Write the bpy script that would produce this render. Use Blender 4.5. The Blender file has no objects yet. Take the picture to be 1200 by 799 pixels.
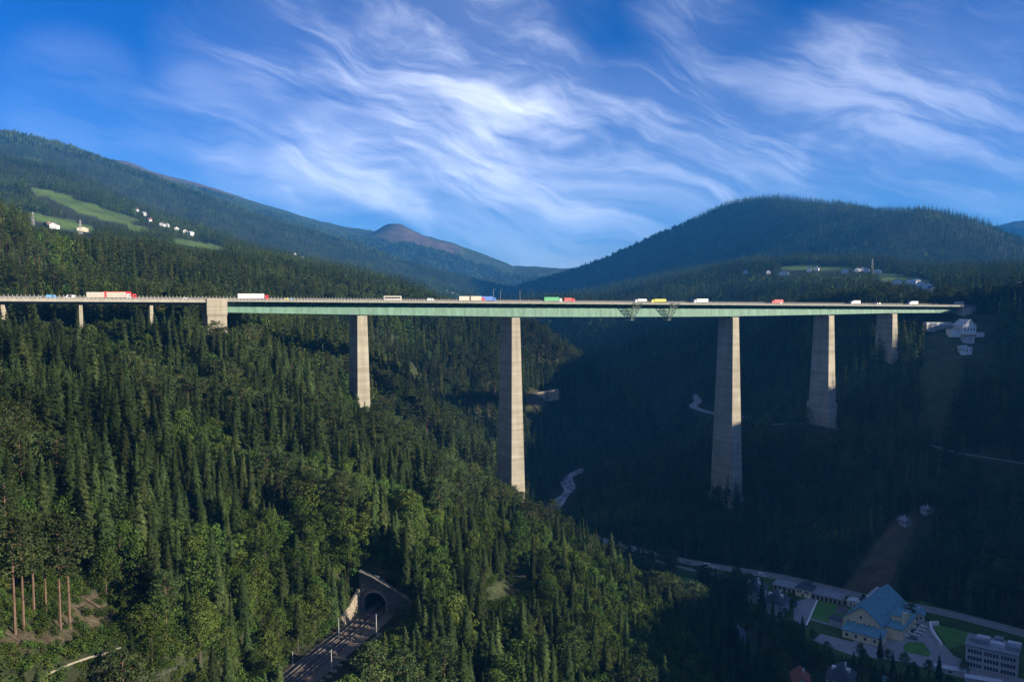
import bpy, bmesh, math, random
import numpy as np
from mathutils import Vector, Matrix

# ------------------------------------------------------------------ camera, sky, sun, exposure
SC = bpy.context.scene
COL = SC.collection
FPX = 950.0                      # focal length in photograph pixels (1200 wide)
CAMZ = 200.0
HORIZON = 345.0
PITCH = math.atan((399.5 - HORIZON) / FPX)
cam_d = bpy.data.cameras.new('camera'); cam = bpy.data.objects.new('camera', cam_d); COL.objects.link(cam)
cam_d.sensor_width = 36.0; cam_d.lens = 36.0 * FPX / 1200.0
cam_d.clip_start = 1.0; cam_d.clip_end = 60000.0
cam.location = (0, 0, CAMZ); cam.rotation_euler = (math.pi / 2 - PITCH, 0, 0)
SC.camera = cam

SUN_EL, SUN_AZ = math.radians(15.0), math.radians(107.0)   # azimuth clockwise from the viewing direction
SUNV = Vector((math.sin(SUN_AZ) * math.cos(SUN_EL), math.cos(SUN_AZ) * math.cos(SUN_EL), math.sin(SUN_EL)))
sun_d = bpy.data.lights.new('sun', 'SUN'); sun = bpy.data.objects.new('sun', sun_d); COL.objects.link(sun)
sun_d.energy = 2.6; sun_d.angle = math.radians(0.5); sun_d.color = (1.0, 0.88, 0.69)
sun.rotation_euler = (-SUNV).to_track_quat('-Z', 'Y').to_euler()
sun.location = (0, 0, 900)

W = bpy.data.worlds.new('World'); SC.world = W; W.use_nodes = True
def build_world():
    nt = W.node_tree; N = nt.nodes; L = nt.links
    for n in list(N): N.remove(n)
    def nd(t, **k):
        n = N.new(t)
        for a, b in k.items(): setattr(n, a, b)
        return n
    def math_(op, a, b=None, clamp=False):
        n = nd('ShaderNodeMath', operation=op); n.use_clamp = clamp
        for i, v in enumerate((a, b)):
            if v is None: continue
            if isinstance(v, (int, float)): n.inputs[i].default_value = v
            else: L.new(v, n.inputs[i])
        return n.outputs[0]
    def ramp(fac, a, b):
        n = nd('ShaderNodeMapRange'); n.interpolation_type = 'SMOOTHSTEP'
        L.new(fac, n.inputs[0]); n.inputs[1].default_value = a; n.inputs[2].default_value = b
        return n.outputs[0]
    sky = nd('ShaderNodeTexSky'); sky.sky_type = 'NISHITA'; sky.sun_disc = False
    sky.sun_elevation = SUN_EL; sky.sun_rotation = SUN_AZ; sky.altitude = 1000
    sky.air_density = 1.0; sky.dust_density = 0.3; sky.ozone_density = 2.5
    tint = nd('ShaderNodeMix', data_type='RGBA', blend_type='MULTIPLY'); tint.inputs[0].default_value = 1.0
    sc_ = nd('ShaderNodeVectorMath', operation='SCALE'); L.new(sky.outputs[0], sc_.inputs[0]); sc_.inputs['Scale'].default_value = 1 / SKY_REF
    gm = nd('ShaderNodeGamma'); gm.inputs[1].default_value = SKY_GAMMA; L.new(sc_.outputs[0], gm.inputs[0])
    L.new(gm.outputs[0], tint.inputs[6]); 
    tz = nd('ShaderNodeTexCoord'); sz = nd('ShaderNodeSeparateXYZ'); L.new(tz.outputs['Generated'], sz.inputs[0])
    tm = nd('ShaderNodeMix', data_type='RGBA'); L.new(ramp(sz.outputs[2], -0.02, 0.30), tm.inputs[0]); tm.inputs[6].default_value = tuple(c * SKY_REF for c in SKY_TINT_LOW); tm.inputs[7].default_value = tuple(c * SKY_REF for c in SKY_TINT)
    L.new(tm.outputs[2], tint.inputs[7])
    tc = nd('ShaderNodeTexCoord'); sep = nd('ShaderNodeSeparateXYZ'); L.new(tc.outputs['Generated'], sep.inputs[0])
    # high cirrus: wind-drawn strands in two directions with swirls, over a soft veil
    GEN = tc.outputs['Generated']
    def noise(tilt, sc, scale, detail, rough, dist, loc=(0, 0, 0), src=None):
        m = nd('ShaderNodeMapping'); m.vector_type = 'TEXTURE'; m.inputs['Rotation'].default_value = (0, math.radians(tilt), 0); m.inputs['Scale'].default_value = tuple(1 / q for q in sc)
        m.inputs['Location'].default_value = loc
        L.new(src or GEN, m.inputs[0])
        n = nd('ShaderNodeTexNoise'); n.inputs['Scale'].default_value = scale; n.inputs['Detail'].default_value = detail
        n.inputs['Roughness'].default_value = rough; n.inputs['Distortion'].default_value = dist
        L.new(m.outputs[0], n.inputs['Vector']); return n
    wn = noise(0, (1, 1, 1), 3.0, 4, 0.5, 0.0, (2.95, 1.1, -0.06))
    wv = nd('ShaderNodeVectorMath', operation='MULTIPLY_ADD'); L.new(wn.outputs['Color'], wv.inputs[0]); wv.inputs[1].default_value = (0.24, 0.24, 0.17); L.new(GEN, wv.inputs[2]); wsrc = wv.outputs[0]
    strands = noise(14, (1.2, 1.2, 6.0), 1.6, 12, 0.58, 0.2, (3.55, 3.3, 0.84), wsrc).outputs['Fac']
    fine = noise(26, (2.2, 2.2, 13), 1.7, 12, 0.62, 0.4, (4.35, 2.2, -0.06), wsrc).outputs['Fac']
    cross = noise(55, (3, 3, 20), 1.8, 10, 0.6, 0.3, (1.1, 5.2, 0), wsrc).outputs['Fac']
    big = noise(10, (1, 1, 1.5), 1.7, 2, 0.5, 0.2, BIG_AT).outputs['Fac']
    def blob(dx, dy, dz, c0, c1):
        d = Vector((dx, dy, dz)).normalized()
        dp = nd('ShaderNodeVectorMath', operation='DOT_PRODUCT'); L.new(tc.outputs['Generated'], dp.inputs[0]); dp.inputs[1].default_value = d
        return ramp(dp.outputs['Value'], c0, c1)
    area = None
    for (px, py, r0, r1, w_) in CL_BLOBS:
        d = ((px - 600) / FPX, 1.0, (HORIZON - py) / FPX)
        b = math_('MULTIPLY', blob(*d, math.cos(math.radians(r1 * 0.95)), math.cos(math.radians(r0 * .5))), w_)
        b = math_('MULTIPLY', b, .78); area = b if area is None else math_('ADD', area, math_('MULTIPLY', b, math_('SUBTRACT', 1.0, area)))
    bg = ramp(big, 0.42, 0.58)
    cover = math_('ADD', area, math_('MULTIPLY', math_('SUBTRACT', 1.0, area), math_('MULTIPLY', bg, BG_W)))
    s1 = ramp(strands, 0.44, 0.66); s2 = ramp(fine, 0.42, 0.68); s3 = ramp(cross, 0.44, 0.68)
    tex = math_('ADD', math_('MULTIPLY', s1, 0.58), math_('MULTIPLY', math_('ADD', math_('MULTIPLY', s2, 0.9), math_('MULTIPLY', s3, 0.10)), 0.46))
    k = math_('MULTIPLY', cover, math_('ADD', math_('MULTIPLY', math_('POWER', tex, 1.3), 0.92), 0.10))
    k = math_('MINIMUM', math_('MAXIMUM', k, 0.0), 0.85)
    mix = nd('ShaderNodeMix', data_type='RGBA'); L.new(k, mix.inputs[0]); L.new(tint.outputs[2], mix.inputs[6])
    mix.inputs[7].default_value = CL_COL
    bgn = nd('ShaderNodeBackground'); bgn.inputs[1].default_value = SKY_STR; L.new(mix.outputs[2], bgn.inputs[0])
    out = nd('ShaderNodeOutputWorld'); L.new(bgn.outputs[0], out.inputs[0])
SKY_STR = 0.05; SKY_TINT = (0.015, 0.235, 0.58, 1); SKY_TINT_LOW = (0.26, 0.37, 0.59, 1); SKY_REF = 5.0; SKY_GAMMA = 1.25
BIG_AT = (10.46, 14.83, 13.43); BG_W = 0.5; CL_COL = (5.9, 6.2, 7.1, 1)
CL_BLOBS = [  # middle of a cloudy part of the sky (photograph pixel), core and rim in degrees, weight
 (395, 74, .4, 3, .5), (450, 58, .6, 4, .7), (520, 42, .8, 4.5, .75), (575, 10, .4, 3, .6), (600, 60, .8, 5, .7), (645, 102, 1.5, 4.5, .9), (720, 142, 2, 5.5, .85), (620, 140, 2, 6.5, .8), (530, 112, 1, 6, .45),
 (790, 160, 1.5, 7, .75), (870, 172, 1.5, 7, .6), (960, 110, 1.5, 6, .65), (1010, 95, 1, 6, .6), (1060, 125, 1.5, 7, .7), (1150, 145, 2, 8, .7), (960, 165, 1.5, 7, .55),
 (800, 12, .2, 5, .3), (840, 48, .2, 5, .3), (1060, 12, .2, 3, .3), (290, 190, .5, 4, .6), (370, 194, .8, 4.5, .65), (460, 195, .8, 4.5, .65), (560, 202, .5, 3.5, .6), (230, 165, .8, 5, .35),
 (620, 258, 2, 7, .55), (760, 240, 2, 7, .6), (840, 215, 1, 5, .5), (540, 250, 1, 5, .4), (680, 300, 2, 6, .4), (400, 245, 1, 6, .3), (280, 70, .8, 6, .3), (100, 135, .8, 6, .22), (1140, 50, .8, 6, .25)]
build_world()
W.cycles.sampling_method = 'MANUAL'; W.cycles.sample_map_resolution = 256
VS = SC.view_settings
SC.display_settings.display_device = 'sRGB'
VS.view_transform = 'Standard'; VS.look = 'None'; VS.gamma = 1.0; VS.use_curve_mapping = False
VS.exposure = 2.32
SC.render.engine = 'CYCLES'
SC.cycles.use_denoising = True
SC.cycles.max_bounces = 5; SC.cycles.diffuse_bounces = 3; SC.cycles.glossy_bounces = 2
SC.cycles.transparent_max_bounces = 4; SC.cycles.volume_bounces = 0; SC.cycles.transmission_bounces = 2

rng = np.random.default_rng(7); random.seed(11)

# ------------------------------------------------------------------ helpers
def ray(px, py):
    """direction of a photograph pixel, scaled so that its forward component is 1"""
    x, y = (px - 600) / FPX, -(py - 399.5) / FPX
    c, s = math.cos(PITCH), math.sin(PITCH)
    f, u = c + y * s, y * c - s
    return x / f, u / f
def at(px, py, Y):
    x, u = ray(px, py); return (x * Y, Y, CAMZ + u * Y)
def flat(px, py, z):
    x, u = ray(px, py); Y = (z - CAMZ) / u; return (x * Y, Y)
def project(X, Y, Z):
    c, s = math.cos(PITCH), math.sin(PITCH)
    d = Z - CAMZ; f = Y * c - d * s; u = Y * s + d * c
    f = np.where(np.abs(f) < 1e-6, 1e-6, f)
    return 600 + FPX * X / f, 399.5 - FPX * u / f, f

class MB:
    """collects shapes; build() links them as one mesh object"""
    def __init__(self, M=None): self.v = []; self.f = []; self.mi = []; self.M = M; self.m = 0
    def add(self, vs, fs, M=None):
        b = len(self.v); T = M
        for p in vs:
            p = Vector(p)
            if T is not None: p = T @ p
            if self.M is not None: p = self.M @ p
            self.v.append(tuple(p))
        for f in fs: self.f.append(tuple(b + i for i in f)); self.mi.append(self.m)
        return self
    def box(self, x0, x1, y0, y1, z0, z1, M=None):
        return self.add([(x0,y0,z0),(x1,y0,z0),(x1,y1,z0),(x0,y1,z0),(x0,y0,z1),(x1,y0,z1),(x1,y1,z1),(x0,y1,z1)],
                 [(3,2,1,0),(4,5,6,7),(0,1,5,4),(1,2,6,5),(2,3,7,6),(3,0,4,7)], M)
    def hull(self, bot, top):
        """two rings of points with the same count, closed"""
        n = len(bot)
        fs = [tuple(reversed(range(n))), tuple(range(n, 2 * n))] + [(i, (i + 1) % n, n + (i + 1) % n, n + i) for i in range(n)]
        return self.add(list(bot) + list(top), fs)
    def tube(self, pts, rad, n=6, cap=True):
        rings = []; P = [Vector(p) for p in pts]
        R = rad if isinstance(rad, (list, tuple)) else [rad] * len(P)
        for i, p in enumerate(P):
            d = (P[min(i + 1, len(P) - 1)] - P[max(i - 1, 0)])
            if d.length < 1e-9: d = Vector((0, 0, 1))
            d.normalize()
            a = d.cross(Vector((0, 0, 1)) if abs(d.z) < 0.95 else Vector((1, 0, 0))).normalized(); b = d.cross(a)
            rings.append([p + (a * math.cos(2 * math.pi * k / n) + b * math.sin(2 * math.pi * k / n)) * R[i] for k in range(n)])
        vs = [q for r in rings for q in r]; fs = []
        for i in range(len(P) - 1):
            for k in range(n): fs.append((i*n+k, i*n+(k+1) % n, (i+1)*n+(k+1) % n, (i+1)*n+k))
        if cap: fs.append(tuple(reversed(range(n)))); fs.append(tuple((len(P)-1)*n + k for k in range(n)))
        return self.add(vs, fs)
    def bar(self, p, q, w):
        return self.tube([p, q], w, 4)
    def mesh(self, name, mats):
        me = bpy.data.meshes.new(name); me.from_pydata(self.v, [], self.f)
        for m in (mats if isinstance(mats, (list, tuple)) else [mats]): me.materials.append(m)
        if any(self.mi): me.polygons.foreach_set('material_index', self.mi)
        me.update(); return me
    def build(self, name, mats, parent=None):
        return link(name, self.mesh(name, mats), parent)
def link(name, data, parent=None):
    o = bpy.data.objects.new(name, data); COL.objects.link(o)
    if parent is not None: o.parent = parent
    return o
def tag(o, label=None, cat=None, group=None, kind=None):
    for k, v in (('label', label), ('category', cat), ('group', group), ('kind', kind)):
        if v: o[k] = v
    return o
def thing(name, label, cat, loc=(0, 0, 0), rz=0.0, group=None):
    o = bpy.data.objects.new(name, None); COL.objects.link(o); o.empty_display_size = 1
    o.location = loc; o.rotation_euler = (0, 0, rz)
    return tag(o, label, cat, group)
def copy_tree(o, parent=None):
    c = o.copy(); COL.objects.link(c); c.parent = parent
    for ch in [k for k in KIDS.get(o.name, ())]: copy_tree(ch, c)
    return c
KIDS = {}
def note_kids(root):
    KIDS[root.name] = list(root.children)
    for c in root.children: note_kids(c)

# ------------------------------------------------------------------ materials
def mat(name, col, rough=0.8, var=0.15, scale=1.0, bump=0.0, spec=0.25, metal=0.0, rnd=0.0, col2=None, coord='Object', detail=6, stretch=None):
    m = bpy.data.materials.new(name); m.use_nodes = True; nt = m.node_tree; N, L = nt.nodes, nt.links
    b = N['Principled BSDF']; b.inputs['Roughness'].default_value = rough; b.inputs['Metallic'].default_value = metal
    b.inputs['Specular IOR Level'].default_value = spec
    tc = N.new('ShaderNodeTexCoord'); src = tc.outputs[coord]
    if stretch:
        mp = N.new('ShaderNodeMapping'); mp.inputs['Scale'].default_value = stretch; L.new(src, mp.inputs[0]); src = mp.outputs[0]
    n = N.new('ShaderNodeTexNoise'); n.inputs['Scale'].default_value = scale; n.inputs['Detail'].default_value = detail; n.inputs['Roughness'].default_value = 0.65
    L.new(src, n.inputs['Vector'])
    c2 = col2 or tuple(c * (1 - 2 * var) for c in col); c1 = col if col2 else tuple(min(c * (1 + var), 1) for c in col)
    mx = N.new('ShaderNodeMix'); mx.data_type = 'RGBA'; mx.inputs[6].default_value = (*c2, 1); mx.inputs[7].default_value = (*c1, 1)
    mr = N.new('ShaderNodeMapRange'); mr.inputs[1].default_value = 0.3; mr.inputs[2].default_value = 0.7; L.new(n.outputs['Fac'], mr.inputs[0]); L.new(mr.outputs[0], mx.inputs[0])
    out = mx.outputs[2]
    if rnd:
        oi = N.new('ShaderNodeObjectInfo'); hs = N.new('ShaderNodeHueSaturation')
        m2 = N.new('ShaderNodeMapRange'); m2.inputs[3].default_value = 1 - rnd; m2.inputs[4].default_value = 1 + rnd
        L.new(oi.outputs['Random'], m2.inputs[0]); L.new(m2.outputs[0], hs.inputs['Value']); L.new(out, hs.inputs['Color']); out = hs.outputs[0]
    L.new(out, b.inputs['Base Color'])
    if bump:
        bp = N.new('ShaderNodeBump'); bp.inputs['Strength'].default_value = bump; bp.inputs['Distance'].default_value = 0.1
        L.new(n.outputs['Fac'], bp.inputs['Height']); L.new(bp.outputs[0], b.inputs['Normal'])
    return m
def leaf_mat(name, dark, light, hue=0.02, val=0.28, trans=0.18, nscale=0.35):
    """foliage: colour differs from tree to tree and from clump to clump"""
    m = bpy.data.materials.new(name); m.use_nodes = True; nt = m.node_tree; N, L = nt.nodes, nt.links
    for n in list(N): N.remove(n)
    out = N.new('ShaderNodeOutputMaterial'); oi = N.new('ShaderNodeObjectInfo'); tc = N.new('ShaderNodeTexCoord')
    ns = N.new('ShaderNodeTexNoise'); ns.inputs['Scale'].default_value = nscale; ns.inputs['Detail'].default_value = 3
    L.new(tc.outputs['Object'], ns.inputs['Vector'])
    mr = N.new('ShaderNodeMapRange'); mr.inputs[1].default_value = 0.32; mr.inputs[2].default_value = 0.68; L.new(ns.outputs['Fac'], mr.inputs[0])
    mx = N.new('ShaderNodeMix'); mx.data_type = 'RGBA'; mx.inputs[6].default_value = (*dark, 1); mx.inputs[7].default_value = (*light, 1)
    L.new(mr.outputs[0], mx.inputs[0])
    hs = N.new('ShaderNodeHueSaturation')
    a = N.new('ShaderNodeMapRange'); a.inputs[3].default_value = 1 - val; a.inputs[4].default_value = 1 + val; L.new(oi.outputs['Random'], a.inputs[0]); L.new(a.outputs[0], hs.inputs['Value'])
    k = N.new('ShaderNodeMath'); k.operation = 'MULTIPLY'; k.inputs[1].default_value = 7.31; L.new(oi.outputs['Random'], k.inputs[0])
    fr = N.new('ShaderNodeMath'); fr.operation = 'FRACT'; L.new(k.outputs[0], fr.inputs[0])
    h = N.new('ShaderNodeMapRange'); h.inputs[3].default_value = 0.5 - hue; h.inputs[4].default_value = 0.5 + hue; L.new(fr.outputs[0], h.inputs[0]); L.new(h.outputs[0], hs.inputs['Hue'])
    ge = N.new('ShaderNodeNewGeometry'); pn = N.new('ShaderNodeTexNoise'); pn.inputs['Scale'].default_value = 0.017; pn.inputs['Detail'].default_value = 4; L.new(ge.outputs['Position'], pn.inputs['Vector'])
    pm = N.new('ShaderNodeMapRange'); pm.inputs[1].default_value = 0.3; pm.inputs[2].default_value = 0.7; pm.inputs[3].default_value = 0.62; pm.inputs[4].default_value = 1.38; L.new(pn.outputs['Fac'], pm.inputs[0])
    px_ = N.new('ShaderNodeMix'); px_.data_type = 'RGBA'; px_.blend_type = 'MULTIPLY'; px_.inputs[0].default_value = 1; L.new(mx.outputs[2], px_.inputs[6]); L.new(pm.outputs[0], px_.inputs[7])
    qn = N.new('ShaderNodeTexNoise'); qn.inputs['Scale'].default_value = 0.0042; qn.inputs['Detail'].default_value = 5; L.new(ge.outputs['Position'], qn.inputs['Vector'])
    qm = N.new('ShaderNodeMapRange'); qm.inputs[1].default_value = 0.32; qm.inputs[2].default_value = 0.68; qm.inputs[3].default_value = 0.62; qm.inputs[4].default_value = 1.3; L.new(qn.outputs['Fac'], qm.inputs[0])
    pz_ = N.new('ShaderNodeMix'); pz_.data_type = 'RGBA'; pz_.blend_type = 'MULTIPLY'; pz_.inputs[0].default_value = 1; L.new(px_.outputs[2], pz_.inputs[6]); L.new(qm.outputs[0], pz_.inputs[7])
    L.new(pz_.outputs[2], hs.inputs['Color'])
    d = N.new('ShaderNodeBsdfDiffuse'); L.new(hs.outputs[0], d.inputs[0])
    if trans:
        t = N.new('ShaderNodeBsdfTranslucent'); L.new(hs.outputs[0], t.inputs[0])
        ms = N.new('ShaderNodeMixShader'); ms.inputs[0].default_value = trans; L.new(d.outputs[0], ms.inputs[1]); L.new(t.outputs[0], ms.inputs[2]); L.new(ms.outputs[0], out.inputs[0])
    else: L.new(d.outputs[0], out.inputs[0])
    return m

# ------------------------------------------------------------------ terrain
CTRL = []
def g(*pts):
    for p in pts: CTRL.append(p)
def sil(can, *pts):
    """ridge lines read from the photograph: pixel, distance; CAN is the height of the trees on them"""
    for px, py, Y in pts:
        X, Y_, Z = at(px, py, Y); CTRL.append((X, Y_, Z - can))
# near hillside with the railway, its crest in front of the bridge
g((0,60,75),(-60,60,105),(60,60,45),(-75,150,86),(-57,240,84),(-45,280,88),(-46,298,101),(-40,312,107),(-62,302,111),(-28,300,95),(-107,170,126),(-90,215,108),(-150,180,152),(-200,200,170),
  (-150,250,146),(-110,280,124),(-80,290,106),(-200,330,164),(-140,350,140),(-90,350,118),(-40,340,98),(-20,288,82),(0,260,70),(30,250,55),(60,260,38),(100,260,16),(0,180,66),(40,160,45),
  (-270,430,176),(-221,415,164),(-262,400,164),(-330,440,180),(-400,420,190),(-176,468,174),(-150,450,158),(-117,445,141),(-93,440,124),
  (-36,430,94),(0,425,76),(44,412,54),(84,392,33),(117,362,15),(140,330,5),(20,340,68),(60,330,45),(100,310,22))
# behind that crest, under the bridge
g((-97,512,112),(-60,500,92),(-1,564,44),(-30,540,60),(40,520,25),(90,500,8),(30,640,18),(10,700,10),(44,756,4),(62,830,5),(70,880,6),(160,960,8),(215,1050,10),(212,1130,14),
  (-60,600,95),(-140,600,150),(-120,700,140),(-20,700,55),(-200,560,178),(-300,540,196))
# valley floor and village
for px, py, z in ((755,648,10),(830,668,9),(900,690,8),(1000,700,7),(1080,740,6),(1100,780,6),(960,740,6),(880,720,6),(1000,780,4),(930,799,3),(1060,720,6),(1140,750,7)):
    x, y = flat(px, py, z); g((x, y, z))
g((110,560,6),(140,640,12),(200,300,2),(180,150,2),(150,0,4),(300,100,60),(260,250,14),(320,330,30),(330,441,26),(420,250,100),(400,0,130),(200,-150,10))
# right bank
g((174,653,38),(120,700,18),(250,620,40),(220,545,9),(286,585,40),(328,520,40),(373,600,77),(270,703,88),(320,680,100),(342,740,143),(380,760,165),at(1136,404,735),at(1118,395,738),at(1100,384,748),at(1150,400,738),(414,778,181),(440,800,186),(430,700,140),(460,640,140),
  (380,470,70),(420,520,110),(474,560,140),
  (300,800,120),(350,860,165),(230,800,80),(240,900,95),(290,960,140),(330,1000,165),(400,900,188),(480,900,192),(560,900,190))
sil(20, (1200,330,770), (1170,342,800), (1140,366,820), (870,348,1150), (940,346,1150), (1000,346,1100), (1060,346,1050), (1120,352,1000))
# hill that keeps the sun off the valley, out of the picture on the right
RH = [(420,-250,170),(480,-120,190),(540,-40,198),(575,40,207),(606,100,211),(640,200,215),(690,353,222),(600,500,215),(560,640,202),(610,760,200),(680,628,215),(790,420,246),(860,560,258),(936,700,248),(900,850,232),(1300,900,345),(1200,500,320),(1000,300,272),(900,100,250),(800,-200,235),(720,1000,222)]
g(*RH)
# spur beyond the bridge and the wooded hill behind the left half of the bridge
sil(22, (625,372,1000),(660,394,1010),(700,419,1020),(745,446,1030),(790,478,1040),(560,355,1020),(500,345,1080))
g((-100,800,140),(0,860,92),(36,885,86),(-60,900,135),(30,960,110),(80,960,70))
sil(0, (480,441,850),(440,440,800),(400,420,780),(500,500,780),(560,500,800),(600,520,790),(450,380,900),(635,462,895))
sil(22, (0,232,640),(50,268,800),(100,276,960),(150,281,1050),(200,285,1150),(280,291,1250),(350,306,1300),(430,319,1350),(520,344,1400),(580,352,1450))
sil(22, (0,300,560),(60,320,600),(150,330,640),(250,340,680),(350,345,760),(450,350,860))
# terraces with meadows, the dark hill above them, the long mountain flank
sil(0, (45,250,1650),(110,262,1700),(165,272,1750),(40,268,1450),(110,279,1480),(60,224,2050),(110,238,2100),(165,258,2150),(60,240,1800),(120,252,1900),(190,268,1900),(240,285,2000))
sil(20, (0,178,2600),(60,192,2650),(110,212,2700),(160,245,2800),(200,266,2900),(260,283,3000),(330,299,3100),(400,314,3200),(470,326,3300),(540,342,3300))
sil(20, (0,144,3900),(45,160,4000),(90,176,4100),(130,190,4200),(175,208,4350),(230,228,4500),(300,251,4700),(360,270,4850),(420,292,5000),(460,306,5100),(520,322,5100))
sil(0, (-40,150,5700),(60,176,5750),(118,184,5800),(150,190,5800),(180,203,5850),(230,218,5900),(300,243,6000),(360,262,6100),(400,275,6200),(425,282,6300))
sil(0, (438,279,6500),(448,271,6450),(456,267,6450),(470,267,6450),(482,274,6450),(500,284,6450),(530,289,6450),(560,300,6450),(590,309,6400),(630,318,6300),(648,325,6200))
sil(0, (430,325,5200),(500,328,5200),(580,335,5000),(640,338,5000),(640,319,12000),(655,316,12000),(668,319,12000),(690,325,12000))
# wooded knolls in the gap, right-hand plateau, right mountain
sil(20, (592,338,1700),(615,333,1700),(650,334,1700),(690,343,1650),(740,338,1900),(790,331,1900),(840,330,1800),(700,352,2200),(640,352,2200))
sil(0, (700,400,1500),(760,430,1250),(720,380,1900),(800,385,1350),(840,420,1150),(860,360,1500))
sil(0, (900,318,1850),(960,312,1950),(1020,310,1900),(1085,322,1750),(900,308,2150),(1000,306,2150),(960,330,1500),(1050,333,1450),(860,318,2300),(780,328,2600),(1120,318,2000),(1180,322,1900))
sil(20, (655,336,5000),(690,316,4800),(720,302,4650),(750,286,4450),(790,263,4250),(830,244,4050),(860,235,3900),(895,229,3750),(930,233,3600),(960,236,3500),(990,238,3400),(1030,241,3250),(1060,240,3150),(1088,239,3050),(1110,248,2950),(1150,259,2850),(1180,275,2750),(1200,284,2700),(1260,300,2600))
sil(20, (700,330,4000),(760,322,3600),(800,300,3750),(850,306,3050),(860,270,3450),(950,296,2750),(950,262,3050),(1050,300,2450),(1050,268,2750),(1150,306,2300),(1150,285,2500))
sil(20, (1260,345,3200),(1200,335,3300),(1100,312,3700),(1000,300,4200),(900,300,4700),(800,318,5400))
sil(20, (1140,275,6500),(1175,266,6500),(1200,262,6500),(1260,240,6500))
g((170,1250,20),(100,1400,36),(40,1550,52),(0,1800,85),(10,2200,110),(80,3000,150),(300,5000,190),(330,6000,200),(700,9500,260))
# everything the picture does not show
for a in range(0, 360, 20):
    if 45 < a < 325:
        for r, z in ((900, 260), (2200, 330), (5000, 480), (14000, 560)):
            if r == 900 and 45 < a < 150: continue
            g((r * math.sin(math.radians(a)), r * math.cos(math.radians(a)), z - 150 * (150 < a < 210)))
for a in (-50, -40, -30, -20, -10, 0, 10, 20, 30, 40):
    g((14400 * math.sin(math.radians(a)), 14400 * math.cos(math.radians(a)), 300))
g((-420,100,215),(-300,60,195),(-250,-100,180),(-500,-200,260),(0,-250,60))

C_ = np.array(CTRL, float)
def lp(X, Y):
    r = np.hypot(X, Y); return np.arctan2(X, Y), np.log(np.maximum(r, 1.0)), r
ca, cl, cr = lp(C_[:, 0], C_[:, 1]); cv = (C_[:, 2] - CAMZ) / cr
def kern(a, l, b, m):
    da = np.abs(a[:, None] - b[None, :]); da = np.minimum(da, 2 * math.pi - da)
    return np.sqrt(da ** 2 + (l[:, None] - m[None, :]) ** 2 + 1e-5)
A_ = np.zeros((len(ca) + 1, len(ca) + 1)); A_[:-1, :-1] = kern(ca, cl, ca, cl) - np.eye(len(ca)) * 0.004; A_[-1, :-1] = 1; A_[:-1, -1] = 1
WT = np.linalg.solve(A_, np.append(cv, 0))

def hash2(ix, iy, s):
    h = (ix.astype(np.int64) * 374761393 + iy.astype(np.int64) * 668265263 + s * 1442695041) & 0x7fffffff
    h = ((h ^ (h >> 13)) * 1274126177) & 0x7fffffff
    return ((h ^ (h >> 16)) & 0xffff) / 65535.0
def vnoise(x, y, s=0):
    ix, iy = np.floor(x), np.floor(y); fx, fy = x - ix, y - iy
    fx = fx * fx * (3 - 2 * fx); fy = fy * fy * (3 - 2 * fy)
    a, b, c, d = hash2(ix, iy, s), hash2(ix + 1, iy, s), hash2(ix, iy + 1, s), hash2(ix + 1, iy + 1, s)
    return (a + (b - a) * fx) * (1 - fy) + (c + (d - c) * fx) * fy
def fbm(x, y, o=4, s=0):
    t, a, n = 0, 0.5, 0
    for i in range(o): t = t + a * vnoise(x * 2 ** i + 17.3 * i, y * 2 ** i - 9.1 * i, s + i); n += a; a *= 0.5
    return t / n - 0.5

ANG = np.radians(np.concatenate([np.arange(-180, -60, 4), np.arange(-60, -37, 0.8), np.arange(-37, 39, 0.17), np.arange(39, 90, 0.8), np.arange(90, 180.01, 4)]))
ANG[-1] = math.pi
RAD = np.concatenate([[12, 30, 50, 70], np.arange(90, 160, 4), np.arange(160, 620, 2.6), np.arange(620, 1000, 4.5), np.geomspace(1000, 9000, 110), np.geomspace(9300, 14500, 12)])
GA, GR = np.meshgrid(ANG, RAD, indexing='ij')
GX, GY = GR * np.sin(GA), GR * np.cos(GA)
def rbf(a, l):
    out = np.empty(len(a))
    for i in range(0, len(a), 20000):
        out[i:i + 20000] = kern(a[i:i + 20000], l[i:i + 20000], ca, cl) @ WT[:-1] + WT[-1]
    return out
GZ = (rbf(GA.ravel(), np.log(GR.ravel())).reshape(GA.shape)) * GR + CAMZ
# relief: gullies that grow with the size of the slopes
amp = np.interp(GR, [0, 300, 900, 2000, 4000, 9000, 30000], [1.5, 3, 7, 30, 58, 80, 40])
wl = np.where(GR < 1300, 90.0, 420.0)
GZ += amp * np.where((GR > 5800) & (GR < 7200), .55, 1.0) * (np.where(GR < 1300, fbm(GX / 90, GY / 90, 4, 3), (1 - 2 * np.abs(fbm(GX / 520 + 0.3 * fbm(GX / 300, GY / 300, 2, 8), GY / 520, 5, 5))) - 0.75))
for (px_, py_, Y_, hh_, rr_) in ((452, 272, 6450, 14, 170), (468, 270, 6450, 20, 200), (492, 280, 6450, 14, 260), (424, 282, 6250, 26, 260), (545, 296, 6450, 20, 260)):
    q_ = at(px_, py_, Y_); GZ += hh_ * np.exp(-(np.hypot(GX - q_[0], GY - q_[1]) / rr_) ** 1.1)
GZ = np.clip(GZ, 2.0, None); GZ = np.where(GZ > 1150, 1150 + 120 * np.tanh((GZ - 1150) / 240), GZ)

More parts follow.
